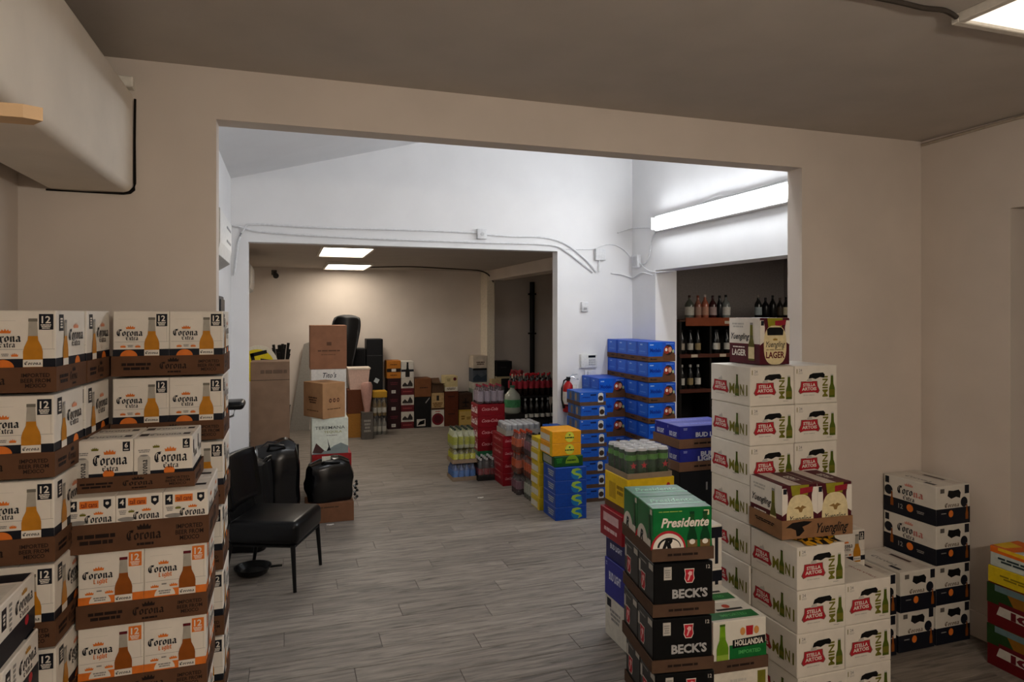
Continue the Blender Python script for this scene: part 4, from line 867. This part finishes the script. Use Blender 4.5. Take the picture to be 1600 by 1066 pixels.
COK = bottle_mesh(M('#160a08', .2), M('#a31622', .4), M('#8e2430', .4), .036, .30, (.10, .2)); COS = bottle_mesh(M('#0d0b0a', .2), M('#b4b4b0', .3), M('#b7b4ac', .4), .036, .28, (.02, .07)); COD = bottle_mesh(M('#0c0908', .2), M('#2a1a1a', .4), None, .036, .30)
g = 'cola bottles in the display rack'
for zi, (z, me, nm) in enumerate(((.741, COK, 'red-cap cola bottle on the upper display shelf'), (.421, COS, 'silver-cap cola bottle on the middle display shelf'), (.041, COD, 'dark cola bottle on the lower display shelf'))):
    for i in range(8):
        o = link('cola_bottle', me); o.location = (2.86+.07+i*.083, 8.72+.06, z); tag(o, f'{("leftmost", "second", "third", "fourth", "fifth", "sixth", "seventh", "rightmost")[i]} '+nm, 'bottle', g+f' {("top", "middle", "bottom")[zi]}')
    if zi == 0:
        for i in range(8): o = link('cola_bottle', me); o.location = (2.86+.07+i*.083, 8.72+.20, z); tag(o, ('leftmost', 'second', 'third', 'fourth', 'fifth', 'sixth', 'seventh', 'rightmost')[i]+' red-cap cola bottle, rear row of upper display shelf', 'bottle', g+' rear')
simple("carton", .17, .12, .075, M("#c9c2b0", .5), lambda a, f: a.lines(.5, .5, .5, .3, 2, M("#9a6a5a"))).at(3.0, 8.985, .9505, 0, "small cream box on top of the cola display", "carton")
simple('carton', .17, .12, .07, M('#a3191f', .5), lambda a, f: a.lines(.5, .5, .6, .3, 1, M('#d0a0a0'))).at(3.2, 8.985, .9505, 0, 'small red box on top of the cola display', 'carton')

# ================================================================ far room boxes along the end wall
def slab(name, w, d, h, m, fn, x, y, z, rz, label, cat='carton', group=None, faces=('front', 'left', 'top')):
    return simple(name, w, d, h, m, fn, faces).at(x, y, z, rz, label, cat, group)
def tagart(a, f):
    if f == 'front': a.rect(.30, .12, .62, .30, M('#cfc9bf')); a.lines(.46, .21, .24, .1, 2, GREY, 1); a.lines(.5, .7, .6, .2, 2, M('#5a2028'))
def twotone(a, f):
    if f == 'front': a.rect(0, .40, 1, 1, M('#c3bcb0')); a.poly([(.1,.6),(.3,.75),(.5,.6),(.7,.9),(.9,.65),(.9,.5),(.1,.5)], M('#2a2422'), 1); a.lines(.5, .2, .7, .12, 1, M('#8a3a3a'), 1); a.lines(.5, .45, .6, .06, 1, GREY, 2)
WD = M('#2a0f12', .6); FY = 11.0
for i, (h, z) in enumerate(((.272, 0), (.272, .273), (.272, .546))):
    slab('wine_carton', .208, .30, h, WD, tagart, 1.525, FY, z, 0, f'dark wine carton with white tag, {ORD[2-i]} of three under the amber box', 'carton', 'dark wine cartons')
    slab('wine_carton', .208, .30, h, M('#5a1a20', .6), twotone, 1.742, FY-.005, z, 0, f'white and maroon wine carton, {ORD[2-i]} of three by dark cartons', 'carton', 'white and maroon wine cartons')
def amber_art(a, f):
    if f == 'front': a.rect(0, .36, 1, .56, M('#1d100c')); a.rect(.34, .38, .66, .54, M('#d5cfc5'), 1); a.lines(.5, .78, .5, .1, 1, M('#6a4012'), 1); a.lines(.5, .18, .5, .1, 1, M('#6a4012'), 1)
slab('wine_carton', .225, .28, .285, M('#b06d22', .6), amber_art, 1.512, FY+.005, .819, 0, 'amber orange wine carton on the dark wine cartons')
def bott(a, f):
    if f == 'front': a.rect(0, .38, 1, .52, NAVY); a.bottle(.5, .06, .95, .34, BLACK, BLACK, M('#17130f', .3), None, 1)
slab('wine_carton', .205, .28, .27, M('#cbc6bd', .6), bott, 1.744, FY, .819, 0, 'white wine carton printed with a black bottle')
def open_carton(x, y, z, w, d, h, m, label, flap='left'):
    t = thing('open_carton', label, 'carton', (x, y, z)); o = link('body', tray_mesh(w, d, h, m), t); o.location = (w/2, d/2, 0)
    for s, ax in ((-1, 'front'), (1, 'rear')): MB().prism([((0 if s < 0 else d), h), ((0 if s < 0 else d)+s*.10, h+(.02 if s < 0 else .07)), ((0 if s < 0 else d)+s*.10, h+(.024 if s < 0 else .074)), ((0 if s < 0 else d), h+.004)], 'x', .004, w-.004, m).obj('flap', t)
    MB().prism([(.001, h), (-.005, h+.10), (-.001, h+.10), (.005, h)], 'y', .004, d-.004, m).obj('flap', t)
    return t
slab('brown_carton', .272, .32, .30, M('#74492c', .8, .12, 14), lambda a, f: a.lines(.55, .5, .5, .1, 1, M('#40271a')), 1.962, FY-.02, .505, 0, 'plain brown carton on the tall black carton, end wall')
slab('black_carton', .272, .32, .504, M('#0e0b0b', .6), lambda a, f: (a.rect(.14, .05, .66, .28, M('#bcb6ac')), a.poly([(.18,.08),(.4,.22),(.6,.12),(.62,.26),(.3,.2)], BLACK, 1), a.poly([(.68,.78),(.92,.94),(.9,.98),(.66,.82)], GREY)) if f == 'front' else None, 1.958, FY-.015, 0, 0, 'tall black carton with white printed panel, end wall')
slab('wine_carton', .212, .3, .278, M('#cfc8bc', .6), lambda a, f: (a.ell(.5, .45, .36, .36, M('#6e1620')), a.ell(.5, .45, .24, .24, M('#4a1018'), 1), a.lines(.5, .90, .4, .08, 1, RED)) if f == 'front' else None, 2.242, FY, 0, 0, 'white carton with a dark red disc, end wall')
def woodart(a, f):
    if f == 'front': a.rect(.4, .55, .6, .85, M('#2c241e')); a.lines(.5, .3, .8, .3, 3, M('#6d4a22')); a.rect(0, 0, 1, .12, M('#4a3324'))
slab('wine_carton', .212, .3, .278, M('#b89a6c', .7, .2, 25), woodart, 2.242, FY, .279, 0, 'tan patterned wine carton on the red disc carton')
for i, s in enumerate(('lower', 'upper')):
    slab('brown_carton', .232, .3, .288, M('#5e2d1a', .8, .14, 14), lambda a, f: a.lines(.5, .7, .5, .1, 1, M('#35180e')), 2.464, FY, i*.289, 0, f'{s} reddish brown carton under the cream carton', 'carton', 'reddish brown cartons')
slab('wine_carton', .215, .28, .25, M('#c9b787', .6), lambda a, f: (a.ell(.78, .80, .11, .11, M('#5a141a')), a.rect(0, 0, 1, .28, M('#d6cfc0')), a.lines(.5, .16, .7, .14, 2, M('#5a4a3a'), 1), a.lines(.3, .75, .3, .2, 2, M('#8a7a50'))) if f == 'front' else None, 2.468, FY, .579, 0, 'cream wine carton with red dot on reddish brown cartons')
open_carton(2.25, FY+.02, .559, .2, .26, .14, M('#5a4332', .8), 'open brown carton with flaps up beside the cream carton')
slab('wine_carton', .228, .3, .26, M('#b8983c', .6), lambda a, f: (a.rect(.05, .05, .95, .9, M('#c8a860')), a.lines(.3, .5, .3, .3, 2, M('#7a5a20'), 1), a.lines(.72, .45, .3, .2, 2, M('#7a5a20'), 1)) if f == 'front' else None, 2.708, FY, 0, 0, 'yellow carton at the floor, end wall')
slab('brown_carton', .228, .3, .275, M('#3f2a1d', .8, .14, 14), lambda a, f: (a.rect(.44, .2, .56, .7, M('#1f130d')), a.rect(.25, .38, .75, .5, M('#1f130d')), a.lines(.5, .2, .5, .12, 1, M('#1f130d'))) if f == 'front' else None, 2.708, FY, .261, 0, 'dark brown carton with a cross mark on yellow carton')
for i, (h, c, nm) in enumerate(((.30, '#8a6d20', 'amber'), (.30, '#7f8a7c', 'pale green'), (.11, '#b9b2a6', 'pale grey'), (.235, '#4a5058', 'dark landscape'), (.21, '#c4b6a4', 'cream top'))):
    z = (0, .301, .602, .713, .949)[i]
    slab('wine_carton', .24, .28, h, M(c, .6, .2, 12), (lambda a, f: (a.poly([(0,.3),(.3,.6),(.6,.35),(1,.55),(1,.1),(0,.1)], M('#2c3844')), a.rect(0, .86, 1, 1, BLACK, 1)) if f == 'front' else None) if i == 3 else (lambda a, f: a.lines(.55, .4, .6, .3, 2, M('#5d4a40')) if f == 'front' else None), 2.944, 10.98, z, 0, f'{nm} carton in the five-high stack by the column', 'carton', 'stack by the column')
slab('black_carton', .27, .3, .80, M('#a8997c', .7), None, 3.345, 10.92, 0, 0, 'tall plain tan carton under the black carton by the column')
slab('black_carton', .268, .28, .26, M('#0c0c0d', .5), lambda a, f: a.lines(.45, .6, .4, .1, 1, M('#2a2a2c')), 3.347, 10.93, .801, 0, 'black carton standing on the tan carton by the column')
slab('tan_carton', .385, .12, .79, M('#b09c74', .7), None, 3.17, 10.66, 0, 0, 'tall beige carton leaning upright in front of the column')

# ---------------------------------------------------------------- stacked liquor cartons left of the aisle in the far room
slab('brown_carton', .38, .34, .47, M('#8e1c1e', .5), lambda a, f: a.lines(.6, .7, .5, .2, 1, M('#c9a0a0')), .225, 6.97, 0, 0, 'red carton at the bottom of the liquor carton stack')
def tere(a, f):
    if f == 'front':
        a.text('TEREMANA', .50, .74, .085, M('#4d514c'), 1, .005, width=.82); a.text('TEQUILA', .58, .62, .06, M('#9a9a6a'), 1, .02, width=.5); a.poly([(0,0),(.2,.16),(.4,.08),(.6,.22),(.8,.3),(1,.2),(1,0)], M('#7d8684')); a.poly([(.02,.05),(.12,.32),(.34,.1),(.26,.02)], M('#4a2f2c'), 1); a.poly([(.42,.45),(.46,.2),(.40,.08),(.52,.10)], BLACK, 2); a.lines(.55, .52, .3, .03, 1, GREY)
slab('liquor_carton', .352, .32, .352, M('#cdd0c2', .6), tere, .222, 6.98, .4715, 0, 'white and pale green tequila carton with mountain print')
def holes(a, f):
    if f == 'front':
        for i in range(3): a.ell(.34+.17*i, .50, .045, .06, M('#4a1f12')); a.ell(.34+.17*i, .50, .02, .03, CARDL, 1)
        a.lines(.5, .26, .6, .04, 1, M('#5a3a22'))
    else: a.lines(.5, .5, .45, .2, 3, M('#4a2c1a')); a.lines(.5, .2, .6, .04, 1, M('#5a3a22'))
slab('liquor_carton', .26, .35, .352, CARDL, holes, .325, 6.935, .8245, 30, 'brown carton with three red-ringed dots, turned at an angle')
for i in range(4): slab('liquor_carton', .36, .30, .32, M('#d2cec6', .55), (lambda a, f: a.text("Tito's", .52, .80, .16, NAVY, 1, .01, shear=.25, width=.4) if f == 'front' else None),   .228, 7.40, i*.3205, 0, f'white liquor carton, {ORD[3-i]} of four under the tall brown carton', 'carton', 'white liquor cartons')
def topb(a, f):
    if f == 'front': a.rect(.45, .54, .58, .62, M('#5a3b26')); a.text('CASA MADERO', .52, .42, .05, M('#5a3b26'), 1, .0, width=.66); a.lines(.5, .33, .4, .02, 1, M('#5a3b26'))
    elif f == 'left': a.ell(.5, .85, .10, .10, BLACK); a.ell(.5, .55, .10, .10, BLACK); a.ell(.5, .2, .10, .10, BLACK); a.ell(.5, .85, .06, .06, CARD, 1); a.ell(.5, .55, .06, .06, CARD, 1); a.ell(.5, .2, .06, .06, CARD, 1)
def topb2(a, f):
    if f == 'front': a.rect(.45, .54, .58, .62, M('#5a3b26')); a.lines(.52, .42, .62, .05, 1, M('#5a3b26')); a.lines(.5, .33, .4, .02, 1, M('#5a3b26'))
    else: topb(a, f)
slab('liquor_carton', .375, .31, .462, M('#8a5f45', .75, .1, 12), topb2, .218, 7.395, 1.2825, 0, 'large brown carton at the very top of the liquor stack')
tag(slab('tall_carton', .36, .30, 1.40, M('#7d6450', .8, .14, 8), lambda a, f: (a.rect(0, .87, 1, .875, M('#4a3a2c')), a.lines(.6, .93, .7, .04, 1, M('#5e4a3a'))), -.345, 7.0, 0, 0, 'x x x x'), 'tall brown cardboard carton standing by the left doorway jamb', 'carton')
slab('black_carton', .40, .05, .60, BLACK, None, -.30, 6.88, 0, 0, 'black panel leaning against the tall brown carton', 'panel')
tag(MB().prism([(0, 0), (.07, 0), (.20, .58), (.17, .62), (.02, .30)], 'y', 0, .012, CARDL).obj('cardboard_flap'), 'torn cardboard flap leaning by the left doorway jamb', 'cardboard').location = (-.46, 6.50, .001)
# yellow sign with a dark angular mark, dark plant, grey wedge and black shell by the end wall
t = thing('round_sign', 'yellow rounded sign with thick black angular letter by end wall', 'sign', (-.40, 10.2, 0))
def ellp(cx, cz, rx, rz, n=28): return [(cx+rx*math.cos(2*PI*i/n), cz+rz*math.sin(2*PI*i/n)) for i in range(n)]
MB().prism(ellp(0, 1.15, .26, .27), 'y', 0, .03, M('#d8d4c6', .5)).obj('board', t); MB().prism(ellp(-.02, 1.13, .235, .235), 'y', -.004, -.0005, M('#d6c41a', .5)).obj('yellow_face', t)
L = MB(); k = BLACK
for q in (((-0.11,1.305),(0.11,1.355),(0.12,1.305),(-0.10,1.255)), ((-0.11,1.305),(-0.06,1.305),(-0.02,1.105),(-0.07,1.105)), ((0.11,1.205),(0.16,1.205),(0.16,1.105),(0.11,1.105)), ((0.03,1.235),(0.16,1.215),(0.16,1.175),(0.03,1.195))): L.prism(list(q), 'y', -.007, -.0045, k)
L.obj('letter_mark', t); MB().bbox(-.03, .03, 0, .03, .06, 1.1, M('#8a8a86'), .004).obj('post', t); MB().bbox(-.18, -.08, 0, .18, .16, .03, M('#5a5a58'), .005).obj('foot', t)
t = thing('dried_plant', 'dark dried plant in a pot behind the tall brown carton', 'plant', (-.10, 10.5, 0))
MB().lathe([(.08,0),(.11,.02),(.13,.5),(.14,.52)], M('#2a2320', .7), 14).obj('pot', t); lf = MB(); random.seed(3)
for i in range(22):
    a = random.random()*6.28; r = random.uniform(.04, .13); z = random.uniform(1.22, 1.44)
    lf.tube([(0, 0, .5), (r*.4*math.cos(a), r*.4*math.sin(a), .95), (r*math.cos(a), r*math.sin(a), z)], [.004, .005, .022], M('#14120f', .7), 5)
lf.obj('stems', t)
tag(MB().prism([(0, 0), (.30, 0), (.42, 1.45), (.22, 1.38)], 'y', 0, .025, M('#8d877f', .7)).obj('grey_wedge'), 'flat grey slanted wedge at end wall left of the liquor stack', 'board').location = (.02, 11.30, .001)  # grey wedge modelled as a thin upright slab
t = thing('chair_shell', 'black rounded plastic seat shell standing tall against end wall', 'chair', (.81, 10.86, 0)); sh = []; R = []
for i in range(15):
    z = 1.05+.80*i/14; wd = .15+.06*min(1, i/9); wd *= (1, .96, .86)[max(0, i-12)]; yy = .16*((i/14)-.5)
    R.append([((u/6-1)*wd+.09*(i/14)-.02, yy+.10*((u/6-1)**2)*-1+.05, z-(.05*abs(u/6-1)**3 if i > 9 else 0)) for u in range(13)])
v = [p for r in R for p in r]; f = [(i*13+j, i*13+j+1, (i+1)*13+j+1, (i+1)*13+j) for i in range(14) for j in range(12)]
o = MB().add(v, f, BLKV, True).obj('shell', t); o.modifiers.new('t', 'SOLIDIFY').thickness = .02
for sx in (-.13, .13): MB().tube([(sx*.95, -.09, .001), (sx, 0, .6), (sx*.8, .06, 1.2)], .014, CHROME, 8).obj('leg', t)
for sx in (-.13, .13): MB().tube([(sx*.95, .10, .001), (sx, .08, .6), (sx*.8, .06, 1.1)], .014, CHROME, 8).obj('leg', t)
# black cabinets, tubs and bags between the liquor stack and the wine cartons
t = thing('black_speaker', 'taller black loudspeaker cabinet by the end wall', 'speaker', (1.19, 11.0, 0)); MB().bbox(0, 0, 0, .26, .30, 1.46, M('#0d0d0f', .5), .008).obj('cabinet', t); MB().bbox(.015, -.006, 1.22, .245, -.0005, 1.44, M('#17171a', .8), .003).obj('grille', t); MB().bbox(.0, -.004, 1.19, .26, -.0005, 1.20, M('#3a3a3c'), .001).obj('seam_strip', t)
t = thing('black_speaker', 'shorter black loudspeaker cabinet left of the taller one', 'speaker', (.93, 11.02, 0)); MB().bbox(0, 0, 0, .25, .30, 1.31, M('#0b0b0c', .5), .008).obj('cabinet', t); MB().bbox(.02, -.006, .7, .23, -.0005, 1.28, M('#151517', .8), .003).obj('grille', t)
t = thing('storage_tub', 'translucent pale tub with pink and red contents', 'tub', (.86, 10.45, .72))
tm = M('#d2b3a4', .35)
MB().prism([(.03, 0), (.29, 0), (.32, .30), (0, .30)], 'y', 0, .26, tm).obj('tub_body', t); MB().bbox(-.012, -.012, .3005, .332, .272, .33, M('#d8cabb', .4), .006).obj('lid', t)
tag(slab('brown_carton', .34, .30, .36, M('#5f3520', .8), None, .85, 10.42, .36, 0, 'x x x x'), 'brown carton under the pale tub', 'carton'); slab('brown_carton', .34, .30, .36, M('#9a6a2c', .8), None, .85, 10.42, 0, 0, 'amber carton at the floor under the pale tub')
def bag(label, loc, rx, ry, rz, m, seed, knot=True, name='plastic_bag'):
    t = thing(name, label, 'bag', loc); rnd = random.Random(seed); n, k = 18, 11; v = []; ph = [rnd.random()*6 for _ in range(6)]
    for i in range(k):
        f = i/(k-1); z = f*rz; prof = .5+.5*min(1, f*1.3)-(.25 if f > .95 else 0)
        for j in range(n):
            a = 2*PI*j/n; q = 1+.07*math.sin(3*a+ph[0]+f*4)+.05*math.sin(5*a+ph[1]-f*5)+.03*math.sin(9*a+ph[2]+f*9)
            v.append((rx*prof*q*math.cos(a), ry*prof*q*math.sin(a), z))
    f = [(i*n+j, i*n+(j+1) % n, (i+1)*n+(j+1) % n, (i+1)*n+j) for i in range(k-1) for j in range(n)]+[tuple(range(n))[::-1], tuple((k-1)*n+j for j in range(n))]
    MB().add(v, f, m, True).obj('bag_body', t)
    if knot: MB().tube([(0, 0, rz-.01), (.02, .01, rz+.03), (.05, 0, rz+.05)], [.02, .012, .02], m, 7).obj('knot', t)
    return t
bag('pink-tinted plastic bag hanging low before the black speakers', (1.12, 10.3, .40), .085, .08, .44, M('#b88f84', .3), 4, False)
slab('black_carton', .17, .16, .40, M('#55504a', .5), lambda a, f: a.lines(.5, .5, .6, .5, 4, M('#8d8880')), 1.035, 10.22, 0, 0, 'grey striped box under the pink plastic bag')
t = thing('bottle_rack', 'clear wrapped bottle bundle with yellow top by wine cartons', 'bottle bundle', (1.235, 10.55, 0))
MB().bbox(0, 0, .57, .22, .22, .67, M('#b78a24', .5), .008).obj('yellow_top', t)
for z, mm in ((.0, M('#77746c', .3)), (.29, M('#6a5528', .3))):
    bme = bottle_mesh(mm, BLACK, M('#b4b0a2', .4), .034, .28, (.05, .13))
    for i in range(3):
        for j in range(3): o = link('bottle', bme, t); o.location = (.037+i*.072, .037+j*.072, z)
MB().bbox(-.004, -.004, .001, .224, .224, .569, FILM, .012, 2).obj('shrink_wrap', t)
tag(MB().bbox(0, 0, 0, .07, .003, .07, M('#b9c2c4', .4), .0008).obj('price_card'), 'small white price card tilted on the black speaker', 'card').location = (1.30, 10.985, .78)
o = bpy.data.objects['price_card']; o.rotation_euler = (0, .5, 0)

# ---------------------------------------------------------------- bottle shelves in the dark room
OR_ = M('#7a3a1c', .5, .15, 8); t = thing('bottle_shelf', 'dark wooden bottle shelving seen through the side opening', 'shelving', (4.42, 7.02, 0)); SWD = 2.0
for z in (.42, .96, 1.38, 1.80): MB().bbox(.0, 0, z-.03, SWD, .34, z, M('#3a2216', .6), .003).obj('shelf_board', t)
for z in (.96, 1.38): MB().bbox(0, -.012, z-.04, SWD, -.0005, z+.005, M('#4a2418', .6), .002).obj('front_edge', t)
MB().bbox(.08, -.014, 1.72, SWD, -.0005, 1.82, OR_, .004).obj('front_edge', t)
for x in (0, .42, 1.2, SWD-.03): MB().bbox(x, .002, 0, x+.03, .34, 1.77, M('#120e0c', .6), .002).obj('upright', t)
MB().bbox(0, .341, 0, SWD, .36, 1.77, M('#0d0b0a', .7), .002).obj('back_panel', t)
for x, z in ((.62, 1.745), (.15, 1.345), (.55, 1.345), (.85, 1.345)): MB().bbox(x, -.018, z, x+.09, -.0145, z+.035, M('#b8ac98', .5), .001).obj('price_tag', t)
def liq(g, cap, lab, r, h, sh=.6, lb=(.05, .15), nk=.014): return bottle_mesh(g, cap, lab, r, h, lb, nk, sh)
topb_ = [('grey-green bottle with dark cap and white label', liq(M('#4e524a', .2), M('#2c120e'), M('#b9b6ac', .5), .055, .29), 4.62), ('pale rose bottle with copper cap', liq(M('#8d5a4a', .25), M('#6e3220'), M('#a08070', .5), .042, .29), 4.74), ('copper pink bottle with pale cap', liq(M('#a5604a', .25), M('#b9a9a0'), M('#b98a74', .5), .045, .30), 4.84), ('dark maroon bottle with pale round label', liq(M('#3a1a1c', .25), M('#2c1414'), M('#a4908c', .5), .048, .29), 4.95), ('slim dark bottle behind the white-label bottle', liq(M('#14161a', .25), BLACK, None, .034, .29), 5.05), ('broad bottle with large white label', liq(M('#6d7270', .2), M('#15171a'), M('#c3c0b8', .5), .055, .30), 5.14),
 ('black bottle with white label and pale cap, right group', liq(M('#101211', .25), M('#8a8078'), M('#8f9a9c', .5), .045, .30), 5.62), ('squat black bottle in the right group', liq(M('#0a0a0b', .3), BLACK, None, .05, .27), 5.73), ('tall black bottle in the right group', liq(M('#0c0b0a', .3), BLACK, None, .045, .30), 5.84), ('dark bottle with narrow neck in the right group', liq(M('#15110d', .3), M('#3a2a20'), M('#3a3026', .5), .04, .27), 5.95), ('dark bottle with cream label at the far right', liq(M('#120f0d', .3), BLACK, M('#b2a88e', .5), .045, .28), 6.05)]
for nm, me, x in topb_:
    o = link('liquor_bottle', me); o.location = (x, 7.12, 1.8005); tag(o, nm+', shelf top', 'bottle', 'bottles on the shelf top')
random.seed(11)
labs = ['#b5b2a8', '#9c9484', '#c2bfb6', '#8a7a58']
for zi, (z, lv) in enumerate(((.9605, 'lower'), (1.3805, 'upper'))):
    me = [liq(M('#0f1010', .25), BLACK if zi else M('#a2a09a', .3), M(c, .5), .036, .29, .6, (.05, .13)) for c in labs]
    for i in range(12):
        x = 4.50+i*.115+(.05 if i > 2 else 0); x += .02*math.sin(i*3)
        if 4.815 < x < 4.905: x += .07
        o = link('liquor_bottle', me[(i*3+zi) % 4]); o.location = (x, 7.10, z)
        tag(o, f'dark labelled bottle, {("first", "second", "third", "fourth", "fifth", "sixth", "seventh", "eighth", "ninth", "tenth", "eleventh", "twelfth")[i]} from left on the {lv} shelf', 'bottle', f'bottles on the {lv} shelf')
o = link('liquor_bottle', liq(M('#2a2c2a', .2), M('#b5b5b0', .3), None, .04, .30)); o.location = (4.95, 7.15, .4205); tag(o, 'single silver-cap bottle on the lowest shelf', 'bottle')

# ---------------------------------------------------------------- black chair, tall swivel chair, bags on the left
ch = thing('black_chair', 'black vinyl chair with tapered legs facing the aisle', 'chair', (.0, 5.2, 0), -66)
# local frame: +x to the sitter's left along the seat front, -y = front
def cushion(x0, y0, z0, x1, y1, z1, b, m): return MB().bbox(x0, y0, z0, x1, y1, z1, m, b, 4)
ch.location = (-.10, 5.09, 0); ch.rotation_euler = (0, 0, math.radians(68.2))
cushion(-.25, -.27, .305, .25, .22, .465, .045, BLKV).obj('seat', ch)
bk = MB(); R = []
for i in range(9):
    z = .52+.36*i/8
    for j in range(9):
        x = (j/8-.5)*.47; R.append((x*(1 if i < 7 else 1-.05*(i-6)), .23+.05*i/8-.05*(1-(2*j/8-1)**2)*-.6, z))
bk.add(R, [(i*9+j, i*9+j+1, (i+1)*9+j+1, (i+1)*9+j) for i in range(8) for j in range(8)], BLKV, True); o = bk.obj('backrest', ch); m = o.modifiers.new('t', 'SOLIDIFY'); m.thickness = .05; m.offset = 1
for sx in (-1, 1):
    MB().tube([(sx*.235, -.235, .31), (sx*.25, -.255, .001)], [.017, .012], M('#0c0c0d', .35), 10).obj('leg', ch)
    MB().tube([(sx*.225, .20, .31), (sx*.235, .25, .001)], [.017, .012], M('#0c0c0d', .35), 10).obj('leg', ch)
    MB().tube([(sx*.2, .20, .40), (sx*.2, .235, .50), (sx*.2, .26, .62)], .013, M('#0c0c0d', .35), 8).obj('back_post', ch)
MB().bbox(-.23, -.25, .29, .23, .20, .304, M('#0a0a0a', .6), .004).obj('seat_pan', ch)
t = thing('shallow_dish', 'black shallow dish on the floor under the black chair', 'dish', (-.24, 5.20, 0)); MB().lathe([(.07,0),(.10,.01),(.125,.05),(.13,.055),(.12,.055),(.09,.018),(.01,.016)], M('#101011', .35), 20).obj('bowl', t)
MB().tube([(.11, -.02, .045), (.17, -.03, .05), (.20, -.03, .05)], .009, BLKV, 8).obj('handle', t)
t = thing('wall_bracket', 'black oval pad on a bent wire bracket near the doorway jamb', 'bracket', (-.50, 4.62, 1.22))
MB().tube([(.0, 0, .0), (.10, .0, -.02), (.17, .02, .0), (.18, .02, .05)], .007, CHROME, 8).obj('wire_arm', t); MB().bbox(.10, -.10, .05, .24, .10, .10, BLKV, .024, 4).obj('pad', t); MB().bbox(.0005, -.03, -.05, .01, .03, .04, M('#3a3a3a'), .003).obj('wall_plate', t)
# low carton with bags
slab('brown_carton', .42, .30, .172, M('#6e4a33', .8, .14, 14), lambda a, f: a.lines(.4, .8, .6, .1, 1, M('#45301f')), .145, 6.26, 0, 0, 'low brown carton on the floor under the shiny black bag')
GB_ = M('#08080a', .22, .2, 12, .35)
def duffel(label, loc, rz, L, D, H, seed, m=GB_):
    t = thing('black_bag', label, 'bag', loc, rz); rnd = random.Random(seed); bm = bmesh.new(); bmesh.ops.create_cube(bm, size=1); bmesh.ops.subdivide_edges(bm, edges=bm.edges[:], cuts=7, use_grid_fill=True)
    ph = [rnd.random()*6 for _ in range(6)]
    for v in bm.verts:
        p = v.co*2; l = max(abs(p.x), abs(p.y), abs(p.z)); n = p.normalized(); q = p.lerp(n*l*1.18, .55)
        q = Vector((q.x+.05*math.sin(4*q.y+ph[0])+.04*math.sin(7*q.z+ph[1]), q.y+.05*math.sin(4*q.x+ph[2]), q.z*(1 if q.z < 0 else 1+.08*math.sin(3*q.x+ph[3])+.06*math.sin(6*q.y+ph[4]))))
        v.co = Vector((q.x*L/2.1, q.y*D/2.1, max(0.0, (q.z+.86)*H/1.86)))
    MB().bm(bm, m, True).obj('bag_body', t)
    MB().tube([(-L*.2, -D*.3, H*.93), (-L*.15, -D*.45, H*1.02), (0, -D*.5, H*1.02), (L*.15, -D*.45, H*1.0), (L*.2, -D*.3, H*.93)], .012, BLKV, 8).obj('handle', t)
    MB().tube([(-L*.42, 0, H*.93), (-L*.2, .02, H*1.02), (L*.2, -.01, H*1.0), (L*.42, 0, H*.92)], .007, M('#2a2a2c', .3), 6).obj('zip', t)
    return t
duffel('shiny black bag on top of the low brown carton', (.36, 6.40, .172), 6, .42, .26, .36, 2)
duffel('large black bag standing on the floor left of the carton', (-.095, 6.35, 0), 0, .38, .34, .72, 5)
duffel('black bag against the left wall behind the black chair', (-.30, 5.85, 0), 80, .42, .34, .70, 8, M('#0a0a0b', .5, .2, 12, .3))
tag(MB().bbox(0, 0, 0, .17, .13, .02, M('#c9cdd0', .5), .002).obj('folded_papers'), 'white folded papers lying on the black bag by left wall', 'papers').location = (-.42, 5.84, .722)
tag(MB().bbox(-.04, -.003, 0, .035, .003, .055, M('#c9c4b4', .5), .001).obj('luggage_tag'), 'small white tag standing on the shiny black bag', 'tag').location = (.33, 6.33, .525)
t = thing('bead_string', 'string of dark and silver beads hanging off the shiny bag', 'beads', (.585, 6.30, .172))
for i in range(9): MB().lathe([(.002,-.014),(.011,-.008),(.014,0),(.011,.008),(.002,.014)], CHROME if i % 3 == 0 else BLKV, 8, (.012*math.sin(i*1.9), .01*math.cos(i*2.3), .015+i*.019)).obj('bead', t)
for nm, x, y, lb in (('paper_scrap', .353, 6.17, 'tiny white scrap on the floor by the low brown carton'), ('paper_scrap', 1.85, 6.60, 'small white scrap lying alone on the aisle floor')):
    v = [(.03*math.cos(a)*(1+.3*math.sin(3*a)), .02*math.sin(a), .004+.006*abs(math.sin(2*a))) for a in [k*PI/5 for k in range(10)]]
    b = MB(); b.add(v+[(0, 0, .012)], [(k, (k+1) % 10, 10) for k in range(10)], M('#d8d4cc', .6)); o = b.obj(nm); o.location = (x, y, .001); o.modifiers.new('t', 'SOLIDIFY').thickness = .001; tag(o, lb, 'scrap')
